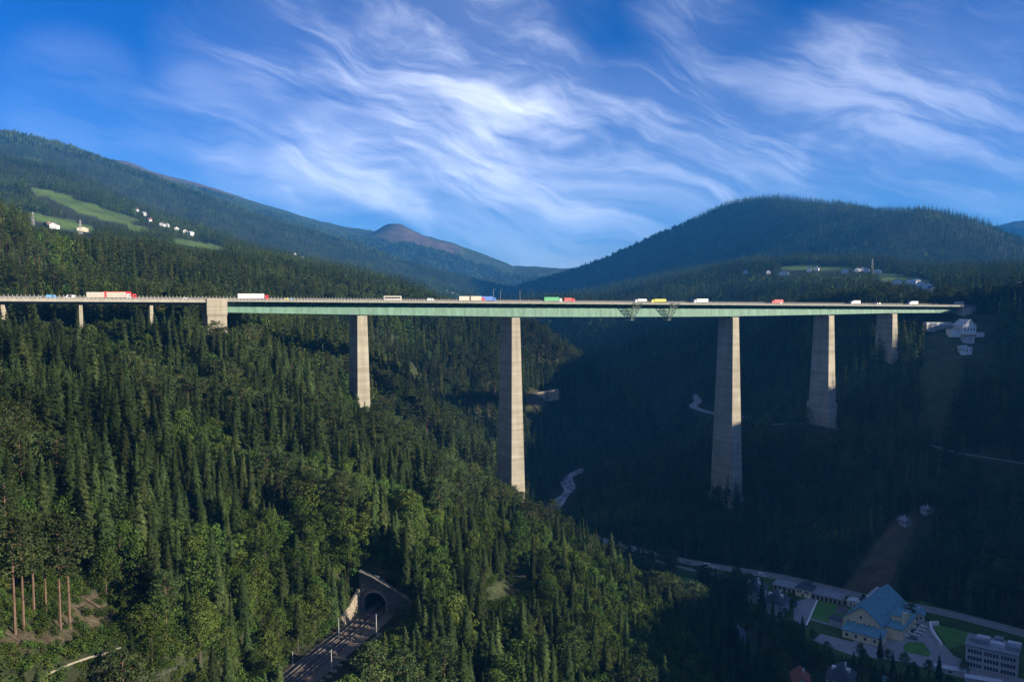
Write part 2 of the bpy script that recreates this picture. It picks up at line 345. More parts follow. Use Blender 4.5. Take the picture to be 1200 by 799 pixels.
def seg_dist(X, Y, P):
    """distance to a polyline and the interpolated height along it"""
    best = np.full(X.shape, 1e9); zz = np.zeros(X.shape)
    for (x0, y0, z0), (x1, y1, z1) in zip(P[:-1], P[1:]):
        dx, dy = x1 - x0, y1 - y0; t = np.clip(((X - x0) * dx + (Y - y0) * dy) / (dx * dx + dy * dy), 0, 1)
        d = np.hypot(X - x0 - t * dx, Y - y0 - t * dy); k = d < best
        best = np.where(k, d, best); zz = np.where(k, z0 + t * (z1 - z0), zz)
    return best, zz
def carve(P, half, fall, drop=0.0):
    global GZ
    d, z = seg_dist(GX, GY, P)
    t = np.clip((d - half) / fall, 0, 1); t = t * t * (3 - 2 * t)
    GZ = np.where(d < half + fall, (z - drop) * (1 - t) + GZ * t, GZ)
def in_poly(x, y, poly):
    r = np.zeros(np.shape(x), bool); n = len(poly)
    for i in range(n):
        (x0, y0), (x1, y1) = poly[i], poly[(i + 1) % n]
        with np.errstate(divide='ignore', invalid='ignore'):
            c = ((y0 > y) != (y1 > y)) & (x < (x1 - x0) * (y - y0) / (y1 - y0 + 1e-12) + x0)
        r ^= c
    return r
def smooth(P, n=4):
    """Catmull-Rom through the points"""
    P = [np.array(p, float) for p in P]; Q = [2 * P[0] - P[1]] + P + [2 * P[-1] - P[-2]]; out = []
    for i in range(1, len(Q) - 2):
        for k in range(n):
            t = k / n; a, b, c, d = Q[i - 1], Q[i], Q[i + 1], Q[i + 2]
            out.append(tuple(0.5 * (2 * b + (c - a) * t + (2 * a - 5 * b + 4 * c - d) * t * t + (3 * b - a - 3 * c + d) * t ** 3)))
    out.append(tuple(P[-1])); return out

# lines on the ground
TRACK_Z = 85.0
PORTAL = (-48.5, 288.0)
RAIL = smooth([(-118, 60, TRACK_Z), (-90, 150, TRACK_Z), (-74, 200, TRACK_Z), (-62, 244, TRACK_Z), (-53, 272, TRACK_Z), (PORTAL[0], PORTAL[1], TRACK_Z), (-42, 312, TRACK_Z)], 6)
RIVER = smooth([(300, -200, 1.5), (215, 100, 1.8), (172, 280, 2.2), (150, 360, 2.6), (128, 440, 3), (95, 520, 3.5), (40, 610, 4), (28, 690, 4.5), (42, 752, 5), (57, 800, 5.4), (58, 840, 5.8), (72, 880, 6.2), (120, 930, 7), (200, 1020, 8.5), (215, 1110, 11), (180, 1230, 20), (120, 1370, 36)], 4)
def fl(px, py, z): return (*flat(px, py, z), z)
ROAD = smooth([fl(690, 628, 11), fl(750, 645, 11), fl(800, 657, 10.5), fl(860, 667, 10), fl(920, 677, 9.4), fl(970, 689, 9), fl(1025, 702, 8.6), fl(1100, 716, 8.4), fl(1200, 742, 9), fl(1330, 780, 12)], 4)
LANE = smooth([fl(700, 640, 10), fl(760, 654, 9.5), fl(812, 668, 8.6), fl(850, 676, 8)], 4)
BANK_ROAD = smooth([at(905, 497, 715), at(950, 497, 700), at(1000, 506, 680), (330, 655, at(1060, 517, 655)[2]), at(1120, 530, 625), at(1200, 543, 595), at(1290, 560, 560)], 4)
BEND_ROAD = smooth([at(812, 462, 1010), at(818, 470, 960), at(812, 476, 930), at(826, 482, 900), at(845, 486, 860), at(880, 490, 790)], 4)
PATH = smooth([at(578, 692, 336), at(590, 684, 345), at(606, 680, 352), at(626, 671, 362), at(640, 660, 368)], 4)
carve(RIVER, 11, 22, 1.5)
carve(ROAD, 8, 14)
carve(BANK_ROAD, 4.5, 9); carve(BEND_ROAD, 4.5, 9)
VILLAGE = [flat(*p) for p in ((745,652,6),(860,672,6),(1000,697,6),(1080,704,6),(1180,735,6),(1290,800,6),(1200,860,6),(1000,830,6),(880,770,6),(850,725,6),(800,690,6))]
cxv, cyv = np.mean(VILLAGE, axis=0)
vd, _ = seg_dist(GX, GY, [(x, y, 0) for x, y in VILLAGE + VILLAGE[:1]])
inside = in_poly(GX, GY, VILLAGE)
tv = np.where(inside, 0, np.clip(vd / 26, 0, 1)); tv = tv * tv * (3 - 2 * tv)
VZ = 6.0
GZ = np.where(vd + 0 * GZ < 1e9, VZ * (1 - tv) + GZ * tv, GZ)
carve(ROAD, 7, 8)
carve(LANE, 3, 6)
TDIR = Vector((-42 - PORTAL[0], 312 - PORTAL[1], 0)).normalized()        # the line runs into the hill this way
ALONG = (GX - PORTAL[0]) * TDIR.x + (GY - PORTAL[1]) * TDIR.y; LAT = (GX - PORTAL[0]) * TDIR.y - (GY - PORTAL[1]) * TDIR.x
_keep = GZ.copy(); carve(RAIL[:-6], 7.5, 12)
behind = (ALONG > 0.6) & (ALONG < 40) & (np.abs(LAT) < 40)
GZ = np.where(behind, np.maximum(_keep, np.where((np.abs(LAT) < 13), 96.5, 0)), GZ)

def H(X, Y):
    """height of the ground sheet"""
    X, Y = np.asarray(X, float), np.asarray(Y, float)
    a = np.arctan2(X, Y); r = np.hypot(X, Y)
    fi = np.interp(a, ANG, np.arange(len(ANG))); fj = np.interp(r, RAD, np.arange(len(RAD)))
    i = np.minimum(fi.astype(int), len(ANG) - 2); j = np.minimum(fj.astype(int), len(RAD) - 2); u, v = fi - i, fj - j
    return (GZ[i, j] * (1 - u) + GZ[i + 1, j] * u) * (1 - v) + (GZ[i, j + 1] * (1 - u) + GZ[i + 1, j + 1] * u) * v
def Hs(x, y): return float(H(np.array([x]), np.array([y]))[0])
def ground_at(px, py, y0=120, y1=9000):
    """where the sight line of a pixel meets the ground"""
    x, u = ray(px, py); Ys = np.geomspace(y0, y1, 6000); d = CAMZ + u * Ys - H(x * Ys, Ys)
    k = np.argmax(d < 0); Y = Ys[k] if d[k] < 0 else Ys[-1]
    return (x * Y, Y, Hs(x * Y, Y))

# what grows where: 1 meadow, 2 bare earth, 3 grass verge / lawn, 4 alpine heath, 5 rock, 6 rough clearing
GPX, GPY, GF = project(GX, GY, GZ)
ZONES = [ # polygon in photograph pixels of the ground, nearest and farthest distance, zone
 ([(34,219),(60,223),(100,237),(165,258),(150,262),(120,257),(100,252),(80,243),(60,234),(40,226)], 1750, 2400, 1),
 ([(34,248),(60,253),(85,259),(112,268),(108,274),(80,270),(50,262),(34,256)], 1250, 1800, 1),
 ([(150,262),(176,268),(176,280),(152,276)], 1250, 2000, 1),
 ([(205,278),(232,284),(262,289),(262,293),(228,290),(205,284)], 1250, 2600, 1), ([(330,296),(362,304),(360,308),(334,302)], 1250, 2600, 1),
 ([(495,328),(520,335),(545,346),(535,348),(505,335)], 1500, 3300, 1),
 ([(915,312),(950,311),(985,313),(1000,312),(998,317),(960,317),(915,316)], 1500, 2600, 1),
 ([(1026,320),(1050,321),(1080,327),(1094,330),(1085,332),(1060,330),(1035,328)], 1300, 2200, 1),
 ([(890,312),(912,303),(930,300),(934,304),(915,310)], 1900, 2900, 1),
 ([(448,438),(500,435),(505,442),(470,446)], 700, 1000, 6),
 ([(1052,603),(1078,603),(1050,665),(1040,696),(985,692),(1010,660)], 480, 620, 2),
 ([(1085,395),(1130,388),(1128,440),(1105,520),(1078,500),(1080,440)], 560, 800, 6),
 ([(0,745),(20,735),(60,735),(80,705),(110,695),(135,710),(140,730),(90,745),(60,760),(20,765),(0,770)], 100, 400, 2),
 ([(574,690),(600,676),(632,662),(634,668),(604,686),(585,696)], 250, 420, 6),
 ([(618,458),(655,455),(660,470),(640,480),(615,472)], 820, 980, 2),
]
ZONE = np.zeros(GZ.shape, np.int8)
for poly, d0, d1, zn in ZONES:
    m = in_poly(GPX, GPY, poly) & (GF > d0) & (GF < d1) & (np.abs(GA) < 0.7); ZONE[m] = zn
ZONE[inside] = 3
ZONE[in_poly(GPX, GPY, [(780,690),(862,700),(870,712),(928,735),(944,752),(1000,776),(1060,790),(1120,815),(1120,900),(700,900),(700,690)]) & (GF < 520) & (GF > 300)] = 0
for hp in ((860,757),(938,812),(985,806),(884,702),(909,716),(1036,808)):
    hxy = flat(hp[0], hp[1], VZ); ZONE[np.hypot(GX - hxy[0], GY - hxy[1]) < 11] = 3
ZONE[in_poly(GPX, GPY, [(440,280),(450,266),(472,260),(505,280),(545,292),(540,298),(505,292),(475,288)]) & (GF > 5600) & (np.abs(GA) < 0.7)] = 4
tr, _ = seg_dist(GX, GY, RAIL[:-6]); rv, _ = seg_dist(GX, GY, RIVER)
heath = (GZ > 930 + 130 * fbm(GX / 700, GY / 700, 3, 31)) & (GR > 3500)
ZONE[heath] = 4
ZC = {0: (0.032, 0.038, 0.018), 1: (0.085, 0.135, 0.030), 2: (0.075, 0.063, 0.040), 3: (0.045, 0.085, 0.022), 4: (0.075, 0.062, 0.052), 5: (0.2, 0.19, 0.17), 6: (0.048, 0.058, 0.024)}
GC = np.zeros(GZ.shape + (4,), np.float32); GC[..., 3] = 1
for k, c in ZC.items(): GC[ZONE == k, :3] = c
far_f = np.clip((GR - 5200) / 1500, 0, 1)[..., None]
GC[..., :3] = np.where((ZONE == 0)[..., None], GC[..., :3] * (1 - far_f) + np.array((0.030, 0.048, 0.022)) * far_f, GC[..., :3])

def ground_material():
    m = bpy.data.materials.new('ground'); m.use_nodes = True; N, L = m.node_tree.nodes, m.node_tree.links
    b = N['Principled BSDF']; b.inputs['Roughness'].default_value = 0.95; b.inputs['Specular IOR Level'].default_value = 0.1
    a = N.new('ShaderNodeAttribute'); a.attribute_name = 'zone_colour'
    ge = N.new('ShaderNodeNewGeometry')
    prev = a.outputs['Color']
    for sc, lo, hi in ((0.012, 0.7, 1.3), (0.12, 0.75, 1.25), (0.9, 0.65, 1.35)):
        n = N.new('ShaderNodeTexNoise'); n.inputs['Scale'].default_value = sc; n.inputs['Detail'].default_value = 5; L.new(ge.outputs['Position'], n.inputs['Vector'])
        mr = N.new('ShaderNodeMapRange'); mr.inputs[1].default_value = 0.3; mr.inputs[2].default_value = 0.7; mr.inputs[3].default_value = lo; mr.inputs[4].default_value = hi
        L.new(n.outputs['Fac'], mr.inputs[0])
        x = N.new('ShaderNodeMix'); x.data_type = 'RGBA'; x.blend_type = 'MULTIPLY'; x.inputs[0].default_value = 1
        L.new(prev, x.inputs[6]); L.new(mr.outputs[0], x.inputs[7]); prev = x.outputs[2]
    L.new(prev, b.inputs['Base Color'])
    bp = N.new('ShaderNodeBump'); bp.inputs['Strength'].default_value = 0.6; bp.inputs['Distance'].default_value = 0.6; L.new(n.outputs['Fac'], bp.inputs['Height']); L.new(bp.outputs[0], b.inputs['Normal'])
    return m
def build_ground():
    na, nr = GZ.shape
    # the tunnel mouth: leave the sheet open where the bore enters the slope
    vs = np.stack([GX, GY, GZ], -1).reshape(-1, 3)
    i, j = np.meshgrid(np.arange(na - 1), np.arange(nr - 1), indexing='ij')
    q = np.stack([i * nr + j, (i + 1) * nr + j, (i + 1) * nr + j + 1, i * nr + j + 1], -1)[..., ::-1]
    zq = np.stack([GZ[:-1, :-1], GZ[1:, :-1], GZ[1:, 1:], GZ[:-1, 1:]], -1); al, la = ALONG[:-1, :-1], LAT[:-1, :-1]
    cut = (zq.min(-1) < 92) & (zq.max(-1) > 88) & (np.abs(la) < 6.2) & (al > -5) & (al < 5)
    q = q[~cut]
    me = bpy.data.meshes.new('ground'); me.vertices.add(len(vs)); me.vertices.foreach_set('co', vs.ravel())
    me.loops.add(q.size); me.loops.foreach_set('vertex_index', q.ravel()); me.polygons.add(len(q))
    me.polygons.foreach_set('loop_start', np.arange(0, q.size, 4)); me.polygons.foreach_set('loop_total', np.full(len(q), 4))
    ca_ = me.color_attributes.new('zone_colour', 'FLOAT_COLOR', 'POINT'); ca_.data.foreach_set('color', GC.reshape(-1))
    me.polygons.foreach_set('use_smooth', np.ones(len(q), bool)); me.update(); me.validate()
    me.materials.append(ground_material())
    o = link('ground', me); tag(o, kind='structure'); return o
GROUND = build_ground()

def ribbon(name, P, half, m, lift=0.15, kind='structure', sub=None):
    P = [Vector(p) for p in P]; mb = MB()
    for i, p in enumerate(P):
        d = (P[min(i + 1, len(P) - 1)] - P[max(i - 1, 0)]); d.z = 0; d.normalize(); n = Vector((d.y, -d.x, 0))
        h = half if not callable(half) else half(i / (len(P) - 1))
        for k in (-1, -0.33, 0.33, 1): mb.v.append(tuple(p + n * h * k + Vector((0, 0, lift))))
    for i in range(len(P) - 1):
        for k in range(3): mb.f.append((4*i+k, 4*i+k+1, 4*i+5+k, 4*i+4+k)); mb.mi.append(0)
    o = mb.build(name, m); tag(o, kind=kind); return o

# ------------------------------------------------------------------ trees
def tree_faces(vs, fs, name, m):
    me = bpy.data.meshes.new(name); me.from_pydata(vs, [], fs); me.materials.append(m); me.update(); return me
BARK = mat('bark', (0.10, 0.075, 0.055), 0.9, 0.25, 2.0)
BARK_RED = mat('bark_pine', (0.15, 0.095, 0.065), 0.9, 0.25, 1.0)
BARK_PALE = mat('bark_dead', (0.24, 0.20, 0.17), 0.9, 0.25, 1.0)
L_SPR = leaf_mat('needles_spruce', (0.0235, 0.0385, 0.0145), (0.0530, 0.0735, 0.0240), 0.022, 0.38, 0.08)
L_PIN = leaf_mat('needles_pine', (0.0308, 0.0493, 0.0194), (0.0660, 0.0880, 0.0299), 0.022, 0.30, 0.15)
L_BRD = leaf_mat('leaves_broad', (0.0340, 0.0610, 0.0140), (0.0780, 0.1150, 0.0250), 0.026, 0.34, 0.16)
L_LAR = leaf_mat('needles_larch', (0.0484, 0.0616, 0.0158), (0.0880, 0.0924, 0.0229), 0.022, 0.25, 0.25)

def spruce(seed, Ht=24.0, whorls=34, per=8, fingers=4, width=0.15, bare=0.08):
    """boughs as overlapping, ragged, hanging fans"""
    r = random.Random(seed); vs, fs = [], []
    for w in range(whorls):
        t = (w + r.uniform(-0.35, 0.35)) / whorls; z = Ht * (bare + (0.975 - bare) * t); tt = max(0.0, 1 - (z / Ht - bare) / (1 - bare))
        R = Ht * width * (tt ** 0.74) * r.uniform(0.85, 1.1) + 0.18
        if t < 0.1: R *= 0.6 + 4 * t
        n = max(4, int(round(per * (0.55 + 0.6 * tt)))); off = r.uniform(0, 6.28); sp = Ht / whorls
        for k in range(n):
            a = off + 6.283 * k / n + r.uniform(-0.3, 0.3); Rl = R * r.uniform(0.62, 1.18); dz = r.uniform(-.4, .4) * sp
            half = 3.1416 / n
            for q in range(fingers):
                c = a + half * 1.3 * ((q + .5) / fingers - .5) * 2 + r.uniform(-.08, .08); rr = Rl * (1 - 0.35 * abs((q + .5) / fingers - .5) * 2) * r.uniform(.85, 1.12)
                drop = rr * r.uniform(.28, .62) * (0.55 + 0.6 * tt) + sp * 0.5; wd = half * r.uniform(.40, .75)
                u0 = r.uniform(.12, .72); r0 = Rl * u0; rr = min(rr, r0 + Rl * r.uniform(.28, .5) + .25); drop *= .42 + .3 * u0; zt = z + dz + Rl * (0.10 - .42 * u0 * (.35 + .5 * tt))
                b = len(vs)
                vs += [Vector((math.cos(c - wd) * r0, math.sin(c - wd) * r0, zt)), Vector((math.cos(c + wd) * r0, math.sin(c + wd) * r0, zt)),
                       Vector((math.cos(c + wd * .45) * rr * .74, math.sin(c + wd * .45) * rr * .74, zt - drop * .42)), Vector((math.cos(c) * rr, math.sin(c) * rr, zt - drop)), Vector((math.cos(c - wd * .45) * rr * .74, math.sin(c - wd * .45) * rr * .74, zt - drop * .46))]
                fs += [(b, b + 1, b + 2, b + 4), (b + 4, b + 2, b + 3)]
    b = len(vs); vs += [Vector((0, 0, Ht)), Vector((0.25, 0, Ht - 1.7)), Vector((-0.17, 0.2, Ht - 1.7)), Vector((-0.12, -0.22, Ht - 1.7))]; fs += [(b, b+1, b+2), (b, b+2, b+3), (b, b+3, b+1)]
    return vs, fs
def clump(vs, fs, c, rx, rz, n, size, r, flat_=0.5):
    """a tuft of leaf-sized faces on and inside an ellipsoid"""
    for _ in range(n):
        while True:
            p = Vector((r.uniform(-1, 1), r.uniform(-1, 1), r.uniform(-1, 1)))
            if 0.25 < p.length < 1: break
        nrm = p.normalized(); p = nrm * (p.length ** 0.45)
        q = c + Vector((p.x * rx, p.y * rx, p.z * rz))
        nn = (nrm + Vector((r.uniform(-1, 1), r.uniform(-1, 1), r.uniform(-0.6, 1))) * flat_).normalized()
        a = nn.orthogonal().normalized(); a.rotate(Matrix.Rotation(r.uniform(0, 6.28), 3, nn)); b_ = nn.cross(a); s = size * r.uniform(0.6, 1.3)
        k = len(vs); vs += [q + a * s, q + b_ * s * 0.7, q - a * s * 0.9, q - b_ * s * 0.75]; fs.append((k, k+1, k+2, k+3))
def limb_mb(mb, p, q, r0, r1, rr, bend=0.12, n=4, sides=5):
    p, q = Vector(p), Vector(q); d = q - p; pts, rad = [], []
    j = Vector((rr.uniform(-1, 1), rr.uniform(-1, 1), rr.uniform(-0.3, 0.6))) * d.length * bend
    for i in range(n + 1): t = i / n; pts.append(p + d * t + j * math.sin(math.pi * t)); rad.append(r0 + (r1 - r0) * t)
    mb.tube(pts, rad, sides); return pts
def conifer_trunk(Ht, r0, m, seed, z1=0.95):
    rr = random.Random(seed); mb = MB()
    mb.tube([(0, 0, -0.6), (0.03, 0.02, Ht * 0.3), (-0.03, 0.04, Ht * 0.6), (0, 0, Ht * z1)], [r0, r0 * 0.78, r0 * 0.5, 0.03], 6)
    return mb.mesh('trunk', m)
def pine(seed, Ht=22.0):
    r = random.Random(seed); mb = MB(); vs, fs = [], []
    lean = Vector((r.uniform(-.6, .6), r.uniform(-.6, .6), 0))
    def ax(t): return Vector((0, 0, Ht * t)) + lean * t * t
    mb.tube([ax(t) - Vector((0, 0, 0.6 * (t == 0))) for t in (0, .2, .4, .6, .8, .97)], [.27, .23, .19, .15, .10, .04], 6)
    for i in range(22):
        t = 0.50 + 0.46 * (i / 21) + r.uniform(-.02, .02); a = i * 2.4 + r.uniform(-.5, .5)
        Rl = Ht * 0.17 * math.sin(math.pi * min(1, (t - 0.42) / 0.62)) ** 0.7 * r.uniform(0.6, 1.15) + 0.5
        p = ax(t); q = p + Vector((math.cos(a) * Rl, math.sin(a) * Rl, Rl * r.uniform(0.0, 0.45)))
        limb_mb(mb, p, q, 0.09, 0.03, r, 0.1, 3, 4)
        for s in (1.0, 0.68):
            clump(vs, fs, p + (q - p) * s + Vector((r.uniform(-.3, .3), r.uniform(-.3, .3), 0.25)), Rl * 0.34 + 0.55, Rl * 0.17 + 0.38, 46, 0.27, r, 0.8)
    clump(vs, fs, ax(1.0) - Vector((0, 0, 0.6)), 1.1, 0.9, 60, 0.27, r, 0.8)
    for i in range(3):
        t = r.uniform(0.28, 0.5); a = r.uniform(0, 6.28); p = ax(t); limb_mb(mb, p, p + Vector((math.cos(a), math.sin(a), 0.1)) * r.uniform(0.8, 1.8), 0.05, 0.015, r, 0.1, 2, 3)
    return mb.mesh('trunk', BARK_RED), tree_faces(vs, fs, 'crown', L_PIN)
def broad(seed, Ht=15.0, spread=0.30, m=None, clumps=40, leaves=62, size=0.26):
    r = random.Random(seed); mb = MB(); vs, fs = [], []
    mb.tube([(0, 0, -0.5), (0.05, 0, Ht * 0.18), (0.1, 0.1, Ht * 0.36), (0, 0.1, Ht * 0.62), (0, 0, Ht * 0.86)], [0.26, 0.2, 0.16, 0.1, 0.03], 6)
    for i in range(clumps):
        t = 0.22 + 0.78 * ((i + 0.5) / clumps); a = i * 2.39996 + r.uniform(-.4, .4)
        R = Ht * spread * math.sin(math.pi * min(1.0, 0.16 + 0.80 * t)) ** 0.75 * r.uniform(0.35, 1.05)
        c = Vector((math.cos(a) * R, math.sin(a) * R, Ht * (0.14 + 0.82 * t)))
        if i % 2 == 0: limb_mb(mb, (0, 0, c.z * 0.72), c, 0.07, 0.02, r, 0.1, 3, 4)
        k = Ht * r.uniform(0.060, 0.115)
        clump(vs, fs, c, k, k * r.uniform(0.6, 0.95), leaves, size, r, 0.75)
    return mb.mesh('trunk', BARK), tree_faces(vs, fs, 'crown', m or L_BRD)

def rot_merge(parts):
    """several meshes of one plant joined for the uncounted forest"""
    me = bpy.data.meshes.new('plant'); bm = bmesh.new(); ms = []
    for p in parts:
        n0 = len(bm.faces); bm.from_mesh(p); bm.faces.ensure_lookup_table()
        for f in bm.faces[n0:]: f.material_index = len(ms)
        ms.append(p.materials[0])
    bm.to_mesh(me); bm.free()
    for m in ms: me.materials.append(m)
    return me
SPR_N = []      # near kinds as (trunk, crown)
for sd, wd, br, wh in ((1, .170, .05, 30), (2, .150, .09, 29), (3, .190, .04, 30), (4, .165, .15, 27), (5, .135, .07, 31), (6, .21, .10, 26), (7, .115, .03, 33), (8, .17, .30, 24)):
    v, f = spruce(sd, 24, int(wh * 1.3), 11, 8, wd, br); SPR_N.append((conifer_trunk(24, .26, BARK, sd, .7), tree_faces(v, f, 'crown', L_SPR)))
PIN_N = [pine(s, 22) for s in (11, 12, 13, 14)]
BRD_N = [broad(s, 15, sp, None) for s, sp in ((21, .27), (22, .33), (23, .24), (24, .36))]
LAR_N = []
for sd in (31, 32):
    v, f = spruce(sd, 23, 30, 8, 6, .14, .12); LAR_N.append((conifer_trunk(23, .26, BARK, sd), tree_faces(v, f, 'crown', L_LAR)))
def lod_spruce(sd, wh, per, tw, wd, m): v, f = spruce(sd, 24, wh, per, tw, wd, .04); return tree_faces(v, f, 'plant', m)
SPR_M = [lod_spruce(41 + i, 17, 8, 4, wd, L_SPR) for i, wd in enumerate((.185, .16, .21))]
LAR_M = [lod_spruce(51, 16, 8, 4, .16, L_LAR)]
SPR_F = [lod_spruce(61 + i, 9, 7, 2, wd, L_SPR) for i, wd in enumerate((.22, .185, .20))]
def lod_broad(sd, n, size, k, m):
    r = random.Random(sd); vs, fs = [], []
    for i in range(k):
        a = i * 2.4; t = (i + .5) / k; R = 4.2 * math.sin(math.pi * (.15 + .8 * t)) * r.uniform(.3, 1)
        clump(vs, fs, Vector((math.cos(a) * R, math.sin(a) * R, 15 * (.12 + .8 * t))), 2.0, 1.6, n, size, r, .6)
    return tree_faces(vs, fs, 'plant', m)
BRD_M = [lod_broad(71, 16, .62, 14, L_BRD), lod_broad(72, 16, .62, 14, L_BRD)]
BRD_F = [lod_broad(73, 8, 1.2, 7, L_BRD)]
def patch(sd, n, span):
    """a stand of far trees, one instance each in the uncounted forest"""
    r = random.Random(sd); vs, fs = [], []
    for i in range(n):
        x, y = r.uniform(-span, span), r.uniform(-span, span); h = r.uniform(17, 27); w = h * .16; b = len(vs); a0 = r.uniform(0, 6)
        for (z0, z1, k) in ((.05, .62, 1.0), (.45, 1.0, .62)):
            b = len(vs); vs.append(Vector((x, y, h * z1)))
            for q in range(6): vs.append(Vector((x + math.cos(a0 + q * 1.047) * w * k * r.uniform(.7, 1.2), y + math.sin(a0 + q * 1.047) * w * k * r.uniform(.7, 1.2), h * z0)))
            for q in range(6): fs.append((b, b + 1 + q, b + 1 + (q + 1) % 6))
    return tree_faces(vs, fs, 'plant', L_SPR)
PATCH = [patch(81, 10, 14), patch(82, 10, 14), patch(83, 12, 14)]
def bush(sd):
    r = random.Random(sd); vs, fs = [], []
    for i in range(9):
        a = i * 2.4; R = 1.3 * math.sqrt(i / 9); clump(vs, fs, Vector((math.cos(a) * R, math.sin(a) * R, r.uniform(.5, 2.0))), .95, .75, 40, .20, r, .8)
    return tree_faces(vs, fs, 'plant', L_BRD)
BUSH = [bush(s) for s in (91, 92, 93)]
def merged(pairs): return [rot_merge(p) for p in pairs]

# ------------------------------------------------------------------ the bridge axis (needed by the forest, too)
TH = math.atan(0.000972 / 1.7767 * FPX); BC, BS = math.cos(TH), math.sin(TH)
BY0 = 1.0 / math.hypot(1.7767 / FPX, 0.000972); BX0 = -338.0 / FPX * BY0
def road_drop(s): return 3.5 + 0.0113 * s - 0.0006 * s * (s < 0)
def bpt(s, t, z):
    """bridge coordinates (along, across towards the camera, height) to the world"""
    return (BX0 + s * BC + t * BS, BY0 + s * BS - t * BC, z)
def b_inv(X, Y): dx, dy = X - BX0, Y - BY0; return dx * BC + dy * BS, dx * BS - dy * BC
def road_z(s): return CAMZ - road_drop(s)
def girder_depth(s): return float(np.interp(s, [-20, 0, 81, 189, 240, 288, 340, 387, 495, 576, 700], [5.2, 5.3, 6.6, 8.0, 8.2, 8.2, 8.2, 7.9, 6.5, 5.2, 4.7]))

# ------------------------------------------------------------------ forest
KEEP = [ # things the trees in front do not hide: outline in photograph pixels, distance
 ([(338,799),(395,799),(449,738),(470,728),(475,705),(440,682),(416,688),(414,733),(345,790)], 292),
 ([(740,640),(870,668),(990,684),(1080,700),(1200,735),(1200,799),(1130,796),(1060,772),(1000,766),(948,745),(932,722),(905,716),(868,704),(862,686),(745,660)], 470),
 ([(848,730),(884,728),(884,746),(852,748)], 420), ([(920,786),(955,783),(955,799),(920,799)], 400), ([(965,770),(1003,770),(1003,799),(965,799)], 400),
 ([(650,592),(650,575),(662,552),(663,518),(686,518),(682,562),(674,592)], 900),
 ([(806,455),(824,455),(830,478),(870,486),(870,493),(820,486),(806,476)], 960),
 ([(866,674),(932,684),(932,714),(900,712),(866,704)], 492), ([(10,650),(95,650),(95,742),(10,745)], 222), ([(1120,520),(1200,536),(1200,546),(1120,532)], 620),
 ([(1050,596),(1090,590),(1092,612),(1060,650),(1045,690),(985,690),(1010,655)], 590),
 ([(0,745),(20,735),(60,735),(80,705),(110,695),(135,710),(140,730),(90,745),(60,760),(20,765),(0,768)], 230),
 ([(36,799),(60,775),(140,758),(145,770),(75,799)], 215), ([(150,799),(240,765),(245,780),(190,799)], 225),
 ([(572,702),(576,682),(632,662),(634,676),(600,696)], 350), ([(420,690),(480,690),(482,725),(425,730)], 292),
 ([(616,455),(658,453),(658,470),(616,472)], 880),
 ([(1080,362),(1165,362),(1165,418),(1100,420),(1085,400)], 780), ([(1085,395),(1130,388),(1128,440),(1105,510),(1082,500)], 640),
 ([(826,540),(870,540),(872,586),(824,586)], 640), ([(940,450),(980,450),(980,499),(940,499)], 700), ([(1014,380),(1052,380),(1052,419),(1014,419)], 735),
 ([(0,330),(262,330),(262,352),(0,352)], 470), ([(60,352),(225,352),(225,358.5),(60,358.5)], 440), ([(228,352),(262,352),(262,377),(228,376)], 470), ([(262,330),(1110,330),(1110,371),(262,371)], 470),
 ([(405,371),(428,371),(428,458),(405,458)], 505), ([(576,371),(613,371),(613,556),(578,556)], 555),
 ([(40,222),(100,238),(165,258),(150,264),(100,253),(60,236),(38,228)], 2300), ([(34,249),(112,266),(108,276),(34,260)], 1700),
 ([(915,311),(1000,311),(998,318),(915,317)], 2100), ([(1026,319),(1094,329),(1085,334),(1035,329)], 1800), ([(205,278),(262,289),(262,293),(205,284)], 2200), ([(495,328),(545,346),(535,348),(505,337)], 2600),
]
# far houses: foot in the photograph, size, finish
FARH = [(64, 268, 13, 18, 7, 11, 'white', 'brown'), (56, 266, 10, 12, 5, 9, 'wood', 'brown'), (97, 271, 20, 11, 5, 7.5, 'cream', 'pale')]
FARH += [(px, py, 11, 12, 5.5, 9, 'white', ('brown', 'pale', 'red')[k % 3]) for k, (px, py) in enumerate(((160, 248), (169, 252.5), (175.5, 260), (190, 265), (196, 266.5), (207, 270), (217, 273), (224, 276), (346, 299), (355, 303)))]
FARH += [(px, py, wx, 11, 5.5, 8.5, 'white', ('pale', 'slate', 'brown')[k % 3]) for k, (px, py, wx) in enumerate(((873.5, 321, 10), (918.5, 322, 20), (900, 321, 9), (948, 318, 10), (957, 317, 9), (1004, 318.5, 12), (1010, 318, 12), (1015.5, 319, 11), (1028.5, 320, 15), (990, 320, 13), (1051.5, 333, 13), (1064.5, 332.5, 9), (1073, 333.5, 12), (1080, 336, 13), (1087, 338, 14)))]
FARH += [(1193, 335, 8, 7, 3.5, 5, 'white', 'pale')]
FARH += [(px, py, 8, 8, 3.5, 6, 'cream', ('brown', 'slate')[k % 2]) for k, (px, py) in enumerate(((503, 334), (510, 336), (517, 338), (524, 341), (531, 344), (1092, 340)))]
for dx_, dy_, dh_ in ((165, 697, 50), (154, 690, 46), (214, 690, 38), (553, 710, 26)):
    p_ = ground_at(dx_, dy_); KEEP.append(([(dx_ - 5, dy_ - dh_), (dx_ + 5, dy_ - dh_), (dx_ + 4, dy_ - 10), (dx_ - 4, dy_ - 10)], p_[1] - 1))
FAR_AT = []
for h_ in FARH:
    p_ = ground_at(h_[0], h_[1], 600); FAR_AT.append(p_); k_ = FPX / p_[1]
    KEEP.append(([(h_[0] - h_[2] * .6 * k_, h_[1] - 1), (h_[0] + h_[2] * .6 * k_, h_[1] - 1), (h_[0] + h_[2] * .6 * k_, h_[1] - h_[5] * k_), (h_[0] - h_[2] * .6 * k_, h_[1] - h_[5] * k_)], p_[1] - 4))
